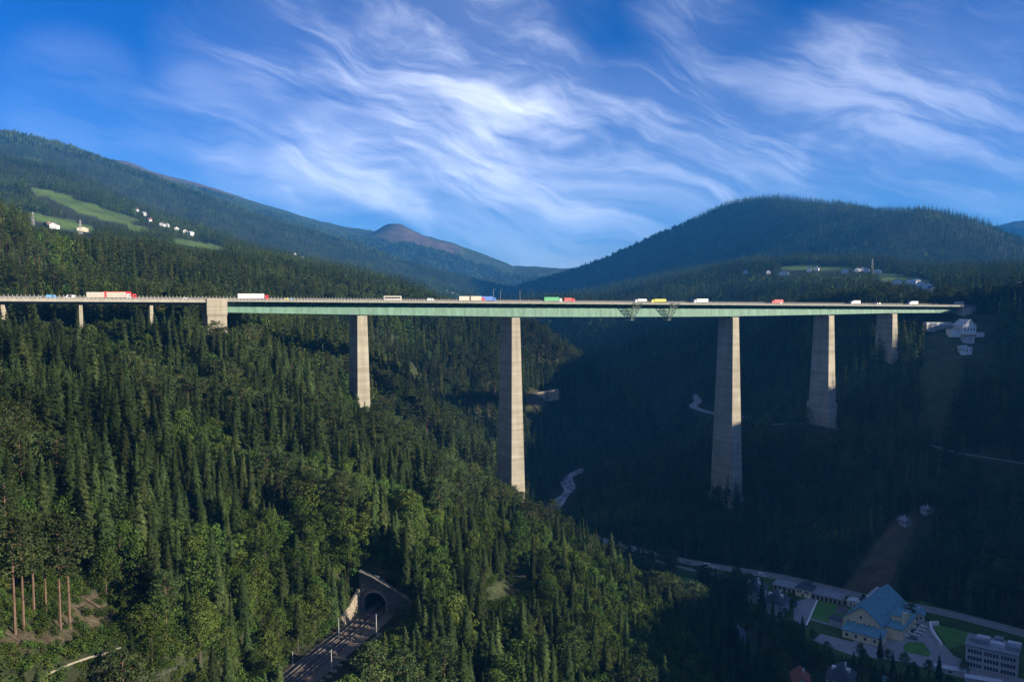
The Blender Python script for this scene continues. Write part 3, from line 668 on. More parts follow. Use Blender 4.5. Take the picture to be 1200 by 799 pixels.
RUNMAX = np.maximum.accumulate((GZ - CAMZ) / GR, axis=1)
def visible(X, Y, top):
    a = np.arctan2(X, Y); r = np.hypot(X, Y)
    i = np.clip(np.round(np.interp(a, ANG, np.arange(len(ANG)))).astype(int), 0, len(ANG) - 1)
    j = np.clip(np.interp(r, RAD, np.arange(len(RAD))).astype(int) - 1, 0, len(RAD) - 1)
    return (top - CAMZ) / r - RUNMAX[i, j]
def zone_at(X, Y):
    i = np.round(np.interp(np.arctan2(X, Y), ANG, np.arange(len(ANG)))).astype(int); j = np.round(np.interp(np.hypot(X, Y), RAD, np.arange(len(RAD)))).astype(int)
    return ZONE[i, j]
def scatter(r0, r1, d, a0=-37.0, a1=39.0, jit=0.42, tall=26.0, marg=-0.002):
    x = np.arange(-r1, r1, d); y = np.arange(-0.2 * r1 if r1 < 500 else 0, r1, d); X, Y = np.meshgrid(x, y); X, Y = X.ravel(), Y.ravel()
    X = X + rng.uniform(-jit, jit, X.shape) * d; Y = Y + rng.uniform(-jit, jit, Y.shape) * d
    r = np.hypot(X, Y); a = np.degrees(np.arctan2(X, Y)); k = (r >= r0) & (r < r1) & (a > a0) & (a < a1); X, Y = X[k], Y[k]
    Z = H(X, Y); k = visible(X, Y, Z + tall) > marg; X, Y, Z = X[k], Y[k], Z[k]
    k = ~np.isin(zone_at(X, Y), (1, 2, 3, 4, 6) if tall > 6 else (1, 3, 4)) | (rng.random(X.shape) < 0.012)
    for P, w in ((RAIL[:-6], 9.0), (RIVER, 13), (ROAD, 9), (BANK_ROAD, 5.5), (BEND_ROAD, 5.5), (LANE, 4.5), (PATH, 2.5)):
        near = np.hypot(X, Y) < 1500; dd = np.full(X.shape, 1e9); dd[near] = seg_dist(X[near], Y[near], P)[0]; k &= dd > w
    return X[k], Y[k], Z[k]
def keep_clear(X, Y, Z, h, w):
    """drop the trees that would stand in front of what the photograph shows clear"""
    bx, by, f = project(X, Y, Z); tx, ty, _ = project(X, Y, Z + h); ok = np.ones(X.shape, bool); pw = w * FPX / f
    for poly, dist in KEEP:
        q = (f < dist - 2)
        if not q.any(): continue
        hit = np.zeros(X.shape, bool)
        for t in (0.15, 0.4, 0.6, 0.8, 0.97):
            yy = by[q] + (ty[q] - by[q]) * t; e = pw[q] * (1.05 - t) * 0.9
            for sx in (-1, 0, 1): hit[q] |= in_poly(bx[q] + sx * e, yy, poly)
        ok &= ~hit
    s, t = b_inv(X, Y); zb = CAMZ - road_drop(s) - 10
    ok &= ~((np.abs(t) < 17) & (s > -320) & (s < 690) & (Z + h > zb))
    return ok
def kinds(X, Y, Z):
    """0 spruce, 1 pine, 2 broadleaf, 3 larch"""
    px, py, f = project(X, Y, Z); n = fbm(X / 55, Y / 55, 3, 41); m = fbm(X / 38 + 9, Y / 38, 3, 47); u = rng.random(X.shape)
    k = np.zeros(X.shape, int)
    near = f < 460
    k[near & (m > 0.08) & (u < 0.7)] = 1
    k[near & (n > 0.13) & (u < 0.75)] = 2
    k[near & (u > 0.96)] = 2
    k[near & (py > 640) & (px < 470) & (u < 0.46)] = 2
    k[near & (py > 600) & (px > 330) & (px < 760) & (u < 0.34)] = 2
    k[~near & (n > 0.09) & (u < 0.7)] = 2
    k[~near & (m > 0.16) & (u < 0.4)] = 3
    k[~near & (u > 0.96)] = 3
    k[~near & (u < 0.06)] = 2
    k[~near & (f < 1100) & (m < -0.05) & (u < 0.6)] = 1
    return k
def gather(r0, r1, d, **kw):
    X, Y, Z = scatter(r0, r1, d, **kw); K = kinds(X, Y, Z)
    hgt = np.where(K == 0, rng.normal(23, 4.8, X.shape), np.where(K == 1, rng.normal(21, 2.6, X.shape), np.where(K == 2, rng.normal(13.5, 3, X.shape), rng.normal(23, 3, X.shape))))
    hgt = np.clip(hgt, 8, 33) * (1 + 0.25 * fbm(X / 120, Y / 120, 2, 77))
    bx_, by_, bf_ = project(X, Y, Z); low = (bf_ < 420) & (by_ > 610) & (bx_ > 200) & (bx_ < 900); hgt = np.where(low & (K == 0), hgt * 0.8, hgt)
    ok = keep_clear(X, Y, Z, hgt, np.where(K == 2, 4.5, 3.0))
    sm = ~ok                                                     # give a low bush-sized tree another chance
    h2 = np.where(sm, rng.uniform(3.5, 7.5, X.shape), hgt); K2 = np.where(sm, np.where(K == 0, 0, 2), K)
    ok2 = keep_clear(X, Y, Z, h2, np.where(K2 == 2, 2.0, 1.4))
    return X[ok2], Y[ok2], Z[ok2], K2[ok2], h2[ok2]
BASE_H = {0: 24.0, 1: 22.0, 2: 15.0, 3: 23.0}

def forest_nodes(coll):
    ng = bpy.data.node_groups.new('forest', 'GeometryNodeTree')
    ng.interface.new_socket('Geometry', in_out='INPUT', socket_type='NodeSocketGeometry'); ng.interface.new_socket('Geometry', in_out='OUTPUT', socket_type='NodeSocketGeometry')
    N, L = ng.nodes, ng.links; gi, go = N.new('NodeGroupInput'), N.new('NodeGroupOutput')
    ci = N.new('GeometryNodeCollectionInfo'); ci.inputs['Collection'].default_value = coll; ci.inputs['Separate Children'].default_value = True; ci.inputs['Reset Children'].default_value = True
    ip = N.new('GeometryNodeInstanceOnPoints'); ip.inputs['Pick Instance'].default_value = True
    def attr(nm, ty):
        n = N.new('GeometryNodeInputNamedAttribute'); n.data_type = ty; n.inputs[0].default_value = nm; return n.outputs[0]
    L.new(gi.outputs[0], ip.inputs['Points']); L.new(ci.outputs[0], ip.inputs['Instance'])
    L.new(attr('kind_index', 'INT'), ip.inputs['Instance Index']); L.new(attr('turn', 'FLOAT_VECTOR'), ip.inputs['Rotation']); L.new(attr('size', 'FLOAT_VECTOR'), ip.inputs['Scale'])
    L.new(ip.outputs[0], go.inputs[0]); return ng
def forest(name, label, X, Y, Z, idx, S, meshes, cat='forest'):
    coll = bpy.data.collections.new(name + '_kinds')
    for i, me in enumerate(meshes): coll.objects.link(bpy.data.objects.new('tree_kind_%03d' % i, me))
    me = bpy.data.meshes.new(name); n = len(X); me.vertices.add(n); me.vertices.foreach_set('co', np.stack([X, Y, Z], -1).ravel())
    a = me.attributes.new('kind_index', 'INT', 'POINT'); a.data.foreach_set('value', np.asarray(idx, np.int32))
    t = np.zeros((n, 3), np.float32); t[:, :2] = rng.normal(0, 0.025, (n, 2)); t[:, 2] = rng.uniform(0, 6.283, n)
    a = me.attributes.new('turn', 'FLOAT_VECTOR', 'POINT'); a.data.foreach_set('vector', t.ravel())
    wdt = rng.uniform(0.8, 1.32, n); sv = np.stack([S * wdt * rng.uniform(0.9, 1.1, n), S * wdt * rng.uniform(0.9, 1.1, n), S], -1).astype(np.float32)
    a = me.attributes.new('size', 'FLOAT_VECTOR', 'POINT'); a.data.foreach_set('vector', sv.ravel())
    me.update(); o = link(name, me); md = o.modifiers.new('trees', 'NODES'); md.node_group = forest_nodes(coll)
    return tag(o, label, cat, kind='stuff')

NEAR_R = 520
nx, ny, nz, nk, nh = gather(95, NEAR_R, 5.0, a0=-40, a1=44, marg=-0.01)
# the largest in view become trees of their own
npx, npy, nf = project(nx, ny, nz); tpx, tpy, _ = project(nx, ny, nz + nh)
inview = (npx > -10) & (npx < 1210) & (tpy < 798) & (npy > 0)
vis = inview & (visible(nx, ny, nz + nh * 0.8) > 0)
# shield test: how much of the tree's upper half is covered by nearer trees
order = np.argsort(nf); buf = np.zeros((400, 600), bool); shown = np.zeros(len(nx))
for k in order:
    if not vis[k]: continue
    wpx = nh[k] * (0.12 if nk[k] != 2 else 0.24) * FPX / nf[k]
    x0, x1 = int((tpx[k] - wpx) / 2), int((tpx[k] + wpx) / 2) + 1; y0, y1 = int(tpy[k] / 2), int((tpy[k] * 0.3 + npy[k] * 0.7) / 2) + 1
    x0, x1, y0, y1 = max(x0, 0), min(x1, 600), max(y0, 0), min(y1, 400)
    if x1 <= x0 or y1 <= y0: continue
    b = buf[y0:y1, x0:x1]; shown[k] = (~b).sum(); b[:] = True
single = np.zeros(len(nx), bool)
for kd, cnt in ((0, 290), (1, 200), (2, 250)):
    c = np.where((nk == kd) & vis & (shown > 6))[0]; c = c[np.argsort(-shown[c])][:cnt]; single[c] = True
NAMES = {0: 'spruce_tree', 1: 'pine_tree', 2: 'broadleaf_tree'}
CATS = {0: 'spruce', 1: 'pine', 2: 'tree'}
LOOK = {0: 'dark pointed spruce', 1: 'olive pine with bare trunk', 2: 'round green broadleaf tree'}
def spot(px, py, d):
    if px > 760 and py > 640: return 'in the shaded wood beside the valley village', 'by the village'
    if py > 690 and px < 180: return 'in the scrub around the bare earth and felled logs', 'in the bottom left scrub'
    if py > 690 and px < 340: return 'between the wire fence and the railway', 'left of the railway'
    if py > 690 and px < 430: return 'on the bank right beside the railway tracks', 'beside the tracks'
    if py > 690 and px < 560: return 'on the slope just right of the tunnel mouth', 'right of the tunnel mouth'
    if py > 690: return 'low on the slope below the footpath', 'below the footpath'
    if py > 590 and px < 160: return 'above the bare earth patch at the left edge', 'above the bare earth'
    if py > 590 and px < 330: return 'in the wood around the pale dead trees', 'around the dead trees'
    if py > 590 and px < 520: return 'on the hillside directly above the tunnel portal', 'above the tunnel'
    if py > 590: return 'on the slope around the footpath', 'around the footpath'
    if px > 560: return 'on the crest below the second tall pier', 'below the second pier'
    if d > 395 and px > 262: return 'near the crest below the first tall pier', 'below the first pier'
    if d > 380: return 'close below the concrete viaduct', 'close below the viaduct'
    if px < 130: return 'on the left edge of the near slope', 'at the left edge'
    if px < 280: return 'on the left middle of the sunlit near slope', 'on the left middle slope'
    return 'on the right middle of the sunlit near slope', 'on the right middle slope'
def size_word(h, kd): return ('tall ' if h > BASE_H[kd] * 1.08 else 'small ' if h < BASE_H[kd] * .72 else 'middle-sized ')
PAIRS = {0: SPR_N, 1: PIN_N, 2: BRD_N}
for k in np.where(single)[0]:
    kd = int(nk[k]); tr_me, cr_me = PAIRS[kd][int(rng.integers(len(PAIRS[kd])))]; w, gname = spot(npx[k], npy[k], nf[k])
    sw_ = size_word(nh[k], kd); o = thing(NAMES[kd], sw_ + LOOK[kd] + ' ' + w, CATS[kd], (nx[k], ny[k], nz[k] - 0.2), float(rng.uniform(0, 6.28)), sw_ + NAMES[kd].replace('_', ' ') + 's ' + gname)
    s = nh[k] / BASE_H[kd]; o.scale = (s * float(rng.uniform(.9, 1.12)), s * float(rng.uniform(.9, 1.12)), s)
    link('trunk', tr_me, o); link('crown', cr_me, o)
r = ~single
NM = merged(SPR_N) + merged(PIN_N) + merged(BRD_N)
off = {0: (0, 8), 1: (8, 4), 2: (12, 4), 3: (0, 8)}
idx = np.array([off[int(k)][0] + int(rng.integers(off[int(k)][1])) for k in nk[r]])
forest('forest', 'close-grown mixed wood filling the near slope between the counted trees', nx[r], ny[r], nz[r] - 0.2, idx, nh[r] / np.array([BASE_H[int(k)] for k in nk[r]]), NM)
def far_forest(label, r0, r1, d, meshes_by_kind, scale=1.0, **kw):
    X, Y, Z, K, h = gather(r0, r1, d, **kw); ms, offs = [], {}
    for kd in range(4): offs[kd] = (len(ms), len(meshes_by_kind[kd])); ms += meshes_by_kind[kd]
    idx = np.array([offs[int(k)][0] + int(rng.integers(offs[int(k)][1])) for k in K])
    base = np.array([{0: 24.0, 1: 24.0, 2: 15.0, 3: 24.0}[int(k)] for k in K])
    print('forest', label, len(X))
    return forest('forest', label, X, Y, Z - 0.3, idx, h / base * scale, ms)
MID = {0: SPR_M, 1: PIN_N and [PIN_N[0][1]], 2: BRD_M, 3: LAR_M}
MID[1] = [rot_merge(PIN_N[1])]
far_forest('mixed wood on the slopes under and behind the bridge', NEAR_R, 1150, 6.2, MID, marg=-0.004)
FARK = {0: SPR_F, 1: SPR_F, 2: BRD_F, 3: [lod_spruce(66, 8, 6, 1, .16, L_LAR)]}
far_forest('conifer wood on the hills and terraces beyond the bridge', 1150, 2300, 8.2, FARK, marg=-0.002)
far_forest('conifer wood on the big mountain and far terraces', 2300, 4300, 13.0, FARK, 1.12, marg=-0.001)
def patches(r0, r1, d):
    X, Y, Z = scatter(r0, r1, d, marg=-0.001); n = fbm(X / 300, Y / 300, 3, 90) > -0.16; X, Y, Z = X[n], Y[n], Z[n]
    print('patches', len(X))
    forest('forest', 'blue-green conifer cover of the farthest mountain flanks', X, Y, Z - 1, rng.integers(0, len(PATCH), len(X)), rng.uniform(.85, 1.2, len(X)), PATCH)
patches(4300, 6200, 27)
# low growth along the track and in clearings
X, Y, Z = scatter(175, 345, 1.6, a0=-36, a1=9, tall=5)
px, py, f = project(X, Y, Z); n = fbm(X / 14, Y / 14, 2, 55)
k = ((py > 610) & (px < 720) & (n > -0.30)); X, Y, Z = X[k], Y[k], Z[k]; S = rng.uniform(.5, 1.5, len(X)); ALLK = KEEP; k = keep_clear(X, Y, Z, 2.6 * S, 1.6 * S); KEEP = [q for q in ALLK if q[1] in (292, 350)]; k2 = keep_clear(X, Y, Z, 1.6 * S, 1.0 * S) & (rng.random(X.shape) < .9); KEEP = ALLK
S = np.where(k, S, S * .75); zz_ = zone_at(X, Y) == 2; k = (k | k2) & ~(zz_ & (rng.random(X.shape) < .7)); X, Y, Z, S = X[k], Y[k], Z[k], S[k]
forest('undergrowth', 'light green bushes and saplings along the railway cutting', X, Y, Z - .3, rng.integers(0, 3, len(X)), S, BUSH, 'undergrowth')

# ------------------------------------------------------------------ the motorway bridge
def concrete_mat(name, col, board=0.9, streak=0.5):
    """shuttered concrete: pours in lifts, run-off streaks"""
    m = bpy.data.materials.new(name); m.use_nodes = True; N, L = m.node_tree.nodes, m.node_tree.links
    b = N['Principled BSDF']; b.inputs['Roughness'].default_value = 0.9; b.inputs['Specular IOR Level'].default_value = 0.15
    ge = N.new('ShaderNodeNewGeometry')
    def noise(sc, st, det):
        mp = N.new('ShaderNodeMapping'); mp.inputs['Scale'].default_value = st; L.new(ge.outputs['Position'], mp.inputs[0])
        n = N.new('ShaderNodeTexNoise'); n.inputs['Scale'].default_value = sc; n.inputs['Detail'].default_value = det; L.new(mp.outputs[0], n.inputs['Vector']); return n.outputs['Fac']
    prev = None
    for fac, lo, hi in ((noise(1, (0.02, 0.02, 0.33), 2), .80, 1.14), (noise(1, (0.5, 0.5, 0.02), 4), 0.86, 1.10), (noise(1, (.12, .12, .12), 5), .88, 1.1), (noise(1, (0.01, 0.01, 1.4), 1), .93, 1.06)):
        mr = N.new('ShaderNodeMapRange'); mr.inputs[1].default_value = .3; mr.inputs[2].default_value = .7; mr.inputs[3].default_value = lo; mr.inputs[4].default_value = hi; L.new(fac, mr.inputs[0])
        x = N.new('ShaderNodeMix'); x.data_type = 'RGBA'; x.blend_type = 'MULTIPLY'; x.inputs[0].default_value = 1
        if prev is None: x.inputs[6].default_value = (*col, 1)
        else: L.new(prev, x.inputs[6])
        L.new(mr.outputs[0], x.inputs[7]); prev = x.outputs[2]
    L.new(prev, b.inputs['Base Color']); return m
CONC = concrete_mat('concrete_pier', (0.335, 0.305, 0.235))
CONC2 = concrete_mat('concrete_light', (0.35, 0.315, 0.24))
PARA = mat('parapet_concrete', (0.36, 0.335, 0.28), 0.9, 0.12, 0.4)
STEEL = mat('girder_green', (0.135, 0.255, 0.195), 0.6, 0.17, 0.35, spec=0.3, stretch=(1, 1, .25), detail=8)
STEEL_D = mat('girder_seam', (0.07, 0.13, 0.105), 0.6, 0.10, 0.3)
RAILM = mat('railing_steel', (0.34, 0.33, 0.31), 0.6, 0.1, 1.0)
ASPH = mat('asphalt', (0.055, 0.054, 0.053), 0.92, 0.18, 0.5)
WHITE = mat('paint_white', (0.78, 0.78, 0.77), 0.5, 0.05, 1.0)
RUB = mat('tyre', (0.02, 0.02, 0.02), 0.9, 0.1, 2)
GLASS = mat('window_glass', (0.03, 0.04, 0.055), 0.08, 0.1, 1, spec=0.6)

bridge = thing('motorway_bridge', 'long green steel motorway bridge on tall tapering concrete piers across the valley', 'bridge', bpt(0, 0, 0))
OFFB = Vector(bpt(0, 0, 0))
def bb(s, t, z): return Vector(bpt(s, t, z)) - OFFB
def strip(mb, ss, prof):
    """sweep a closed profile [(t, dz from road)] along the bridge; prof may be a function of s"""
    rings = [[bb(s, t, road_z(s) + dz) for t, dz in (prof(s) if callable(prof) else prof)] for s in ss]
    n = len(rings[0]); vs = [p for r in rings for p in r]; fs = []
    for i in range(len(rings) - 1):
        for k in range(n): fs.append((i*n+k, i*n+(k+1) % n, (i+1)*n+(k+1) % n, (i+1)*n+k))
    fs.append(tuple(range(n))); fs.append(tuple((len(rings)-1)*n + k for k in reversed(range(n))))
    mb.add(vs, fs)
S_ALL = list(np.arange(0, 657.1, 9.0)) ; S_VIA = list(np.arange(-330, 0.1, 15.0))
S_END = 668.0; S_G = list(np.linspace(0, S_END, 75))
HW = 12.6
def rect(t0, t1, z0, z1): return [(t0, z0), (t1, z0), (t1, z1), (t0, z1)]
mb = MB(); strip(mb, S_G, lambda s: [(-5, -0.7), (5, -0.7), (5, -1.5 - girder_depth(s)), (-5, -1.5 - girder_depth(s))]); gird = mb.build('girder', STEEL, bridge)
# plate seams standing proud of the web, one object each
seam = MB(); seam.box(-0.07, 0.07, -0.03, 0.05, -1, 0); seam_me = seam.mesh('plate_seam', STEEL_D)
RZ = math.atan2(BS, BC)
for s in np.arange(8.0, 660, 9.0):
    o = link('plate_seam', seam_me, gird); o.location = bb(s, 5.03, road_z(s) - 1.3); o.rotation_euler = (0, 0, RZ); o.scale = (1.0, 1, girder_depth(s) + 0.15)
mb = MB(); strip(mb, S_G, lambda s: rect(5.0, 5.55, -1.5 - girder_depth(s) - .12, -1.5 - girder_depth(s) + .12)); mb.build('bottom_flange', STEEL, gird)
mb = MB(); strip(mb, S_G, [(-HW, 0), (HW, 0), (HW, -0.4), (5, -0.68), (-5, -0.68), (-HW, -0.4)]); deck = mb.build('deck', STEEL, bridge)
mb = MB(); strip(mb, S_G, rect(HW - 0.02, HW + 0.25, -0.6, 0.22)); strip(mb, S_G, rect(-HW - 0.25, -HW + 0.02, -0.6, 0.22)); mb.build('edge_beam', mat('edge_beam', (.28, .29, .25), .8, .1, .3), deck)
# cantilever brackets under the deck edge
br = MB(); br.add([(-.12, 5, -0.96), (.12, 5, -0.96), (.12, 5, -2.6), (-.12, 5, -2.6), (-.12, HW - .1, -0.56), (.12, HW - .1, -0.56), (.12, HW - .1, -0.95), (-.12, HW - .1, -0.95)], [(0,1,2,3),(7,6,5,4),(0,4,5,1),(1,5,6,2),(2,6,7,3),(3,7,4,0)], Matrix.Scale(-1, 4, (0, 1, 0)))
br_me = br.mesh('bracket', STEEL)
for s in np.arange(4.5, 660, 9.0):
    o = link('bracket', br_me, deck); o.location = bb(s, 0, road_z(s)); o.rotation_euler = (0, 0, RZ)
ROADS = S_VIA + S_G[1:] + list(np.arange(S_END + 10, S_END + 130, 15))
mb = MB(); strip(mb, ROADS, rect(-HW + .5, HW - .5, 0.004, 0.09)); mb.build('carriageway', ASPH, bridge)
mb = MB()
for t in (-10.6, -3.6 - 3.5, -3.6 + 2.2, 10.6, 7.1, 1.4): strip(mb, ROADS, rect(t - .09, t + .09, 0.094, 0.099))
mb.build('lane_marking', WHITE, bridge)
mb = MB()
for t in (HW - 0.45, -HW + 0.45): strip(mb, ROADS, rect(t - .16, t + .16, 0.09, 0.95))
strip(mb, ROADS, rect(-0.3, 0.3, 0.09, 0.85)); mb.build('guard_barrier', PARA, bridge)
mb = MB()
for t, hh in ((HW + 0.05, 1.25), (-HW - 0.05, 2.5)):
    for z in ((1.25, .8) if t > 0 else (1.0, 1.6)): strip(mb, ROADS, rect(t - .05, t + .05, z - .05, z + .05))
    for s in np.arange(-328, S_END, 2.0):
        c = bb(s, t, road_z(s)); mb.box(c.x - .13, c.x + .13, c.y - .13, c.y + .13, c.z - .1, c.z + hh)
tag(mb.build('railing', RAILM, bridge), kind='stuff')
# approach viaduct on the left, concrete
mb = MB(); strip(mb, S_VIA[:-1] + [-10.5], [(-HW, 0), (HW, 0), (HW, -0.9), (9, -1.2), (8.6, -2.6), (-8.6, -2.6), (-9, -1.2), (-HW, -0.9)]); via = mb.build('viaduct_slab', CONC2, bridge)
mb = MB(); strip(mb, S_VIA[:-1] + [-10.5], rect(HW - .02, HW + .35, -1.15, 0.35)); mb.build('edge_beam', PARA, via)
def oblong(mb, s, t0, t1, ls, z0, z1): # block in bridge axes
    mb.hull([bb(s - ls/2, t0, z0), bb(s + ls/2, t0, z0), bb(s + ls/2, t1, z0), bb(s - ls/2, t1, z0)][::-1], [bb(s - ls/2, t0, z1), bb(s + ls/2, t0, z1), bb(s + ls/2, t1, z1), bb(s - ls/2, t1, z1)][::-1])
for s in (-215, -180, -145, -109, -73.6, -39):
    mb = MB()
    x, y, _ = bpt(s, 0, 0); oblong(mb, s, -8.2, 8.2, 1.7, min(Hs(x, y), Hs(*bpt(s, 9, 0)[:2]), Hs(*bpt(s, -9, 0)[:2])) - 3, road_z(s) - 2.61); mb.build('viaduct_column', CONC2, bridge)
mb = MB(); oblong(mb, -5.2, -13.2, 13.2, 10.4, 150, road_z(0) - 1.9); ab = mb.build('abutment', CONC2, bridge)
for t0 in (12.4, -13.6): mb = MB(); oblong(mb, -5.2, t0, t0 + 1.2, 11.0, road_z(0) - 8.2, road_z(0) + 1.15); mb.build('parapet_block', CONC2, ab)
# piers
for s in (81, 189, 387, 495, 576):
    x, y, _ = bpt(s, 0, 0); zt = road_z(s) - 1.5 - girder_depth(s) - 0.8; gz = [Hs(*bpt(s + a, b_, 0)[:2]) for a in (-8, 0, 8) for b_ in (-14, 0, 14)]
    z0 = {189: min(gz) - 4, 387: at(848, 578, y)[2], 495: at(960, 471, y)[2], 576: at(1033, 411, y)[2], 81: min(gz) - 4}[s]
    def ring(z, e=0.0):
        h = zt - z; b_ = 8.2 + 0.031 * h + e; a = 3.1 + 0.0175 * h + e; return [bb(s - a, -b_, z), bb(s + a, -b_, z), bb(s + a, b_, z), bb(s - a, b_, z)][::-1]
    mb = MB(); mb.hull(ring(z0), ring(zt)); p = mb.build('pier', CONC, bridge)
    mb = MB(); mb.hull(ring(min(min(gz) - 4, z0 - 14), 1.4), ring(z0, 1.2)); mb.build('plinth', CONC, p)
    for t in (-4.2, 4.2): mb = MB(); oblong(mb, s, t - .6, t + .6, 1.6, zt - .01, zt + .8); mb.build('bearing', STEEL_D, p)
# right abutment and approach
mb = MB(); oblong(mb, S_END + 5, -12.6, 12.6, 12, 150, road_z(S_END) - 1.0); oblong(mb, S_END + 60, -12.3, 12.3, 98, 150, road_z(S_END) - 1.0); mb.build('abutment', concrete_mat('concrete_abutment', (0.36, 0.32, 0.27)), bridge)  # pale concrete, slightly greyer than the left abutment's

# ------------------------------------------------------------------ vehicles on the bridge
def s_of(px): u = px - 600; return (u + 338) / (1.7767 - 0.000972 * u)
PAINT = {}
def paint(c, name):
    if name not in PAINT: PAINT[name] = mat('paint_' + name, c, 0.45, 0.06, 0.6, spec=0.4)
    return PAINT[name]
COLS = dict(white=(.60, .60, .58), red=(.52, .045, .05), blue=(.06, .16, .50), green=(.05, .30, .13), yellow=(.72, .62, .06), grey=(.36, .35, .33), silver=(.50, .51, .52), black=(.03, .03, .035), cream=(.46, .43, .36), skyblue=(.12, .33, .62), dark=(.10, .10, .11))
LAMPR = mat('tail_lamp', (.4, .02, .02), .4); CHASSIS = mat('chassis', (.05, .05, .055), .8)
wheel_mb = MB(); wheel_mb.tube([(0, -.15, 0), (0, .15, 0)], .5, 12); WHEEL = wheel_mb.mesh('wheel', RUB)
hub_mb = MB(); hub_mb.tube([(0, -.17, 0), (0, .17, 0)], .24, 8); HUB = hub_mb.mesh('rim', mat('wheel_rim', (.45, .45, .46), .5))
def add_wheels(t, xs, half, r=0.5):
    for x in xs:
        for sg in (-1, 1):
            w = link('wheel', WHEEL, t); w.location = (x, sg * half, r); w.scale = (r / .5, 1, r / .5); link('rim', HUB, w)
def bev_box(mb, x0, x1, y0, y1, z0, z1, c=0.08, front=0.0):
    """box with chamfered long edges, top front set back by FRONT"""
    b = [(x0, y0 + c, z0), (x0, y1 - c, z0), (x1, y1 - c, z0), (x1, y0 + c, z0)]
    m = [(x0, y0, z0 + c), (x0, y1, z0 + c), (x1, y1, z0 + c), (x1, y0, z0 + c)]; n = [(x0, y0, z1 - c), (x0, y1, z1 - c), (x1 - front, y1, z1 - c), (x1 - front, y0, z1 - c)]
    t = [(x0, y0 + c, z1), (x0, y1 - c, z1), (x1 - front - c, y1 - c, z1), (x1 - front - c, y0 + c, z1)]
    v = b + m + n + t; f = [(0, 1, 2, 3), (15, 14, 13, 12)]
    for k in range(3):
        for i in range(4): f.append((4*k + i, 4*k + 4 + i, 4*k + 4 + (i + 1) % 4, 4*k + (i + 1) % 4))
    mb.add(v, f)
def cab(t, x0, col, tall=3.0):
    mb = MB(); bev_box(mb, x0, x0 + 2.2, -1.22, 1.22, .55, tall, .12, .25); c = mb.build('cab', paint(COLS[col], col), t)
    mb = MB(); mb.add([(x0 + 2.22, -1.05, 1.55), (x0 + 2.22, 1.05, 1.55), (x0 + 2.04, 1.0, 2.55), (x0 + 2.04, -1.0, 2.55)], [(0, 1, 2, 3)])
    mb.build('windscreen', GLASS, c)
    for sg in (-1, 1):
        mb = MB(); mb.box(x0 + 1.1, x0 + 1.85, sg * 1.23 - .01, sg * 1.23 + .01, 1.6, 2.35); mb.build('side_window', GLASS, c)
        mb = MB(); mb.box(x0 + 2.0, x0 + 2.23, sg * .95 - .2, sg * .95 + .2, .75, .98); mb.build('headlight', WHITE, c)
def truck(label, px, t_, right, L, cabc, boxc, kind='box', group='lorries on the bridge', name='lorry', h=4.0):
    s = s_of(px); t = thing(name, label, 'lorry', bpt(s, t_, road_z(s) + .1), RZ + (0 if right else math.pi), group)
    x1 = L / 2; cab(t, x1 - 2.2, cabc, 3.1 if kind != 'tank' else 2.9)
    mb = MB(); mb.box(-L / 2 + .2, x1 - 1.0, -.5, .5, .6, .95); mb.build('chassis', CHASSIS, t)
    if kind == 'tank':
        mb = MB(); mb.tube([(-L / 2, 0, 2.25), (-L / 2 + .4, 0, 2.25), (x1 - 3.2, 0, 2.25), (x1 - 2.8, 0, 2.25)], [.8, 1.25, 1.25, .8], 14); mb.build('tank', paint(COLS[boxc], boxc), t)
    elif kind == 'drawbar':
        mid = 0.0
        for nm, a, b in (('cargo_box', -L / 2, -L * .08 - .5), ('cargo_box', -L * .08 + .6, x1 - 2.5)):
            mb = MB(); bev_box(mb, a, b, -1.27, 1.27, 1.0, h); mb.build(nm, paint(COLS[boxc], boxc), t)
    else:
        mb = MB(); bev_box(mb, -L / 2, x1 - 2.7, -1.27, 1.27, 1.05, h); bx = mb.build('cargo_box', paint(COLS[boxc], boxc), t)
        mb = MB(); mb.box(-L / 2 + .02, x1 - 2.72, -1.285, 1.285, 1.05, 1.25); mb.build('side_rail', CHASSIS, bx)
    add_wheels(t, [x1 - 1.3, x1 - 4.2, -L / 2 + 1.2, -L / 2 + 2.5, -L / 2 + 3.8], 1.1); return t
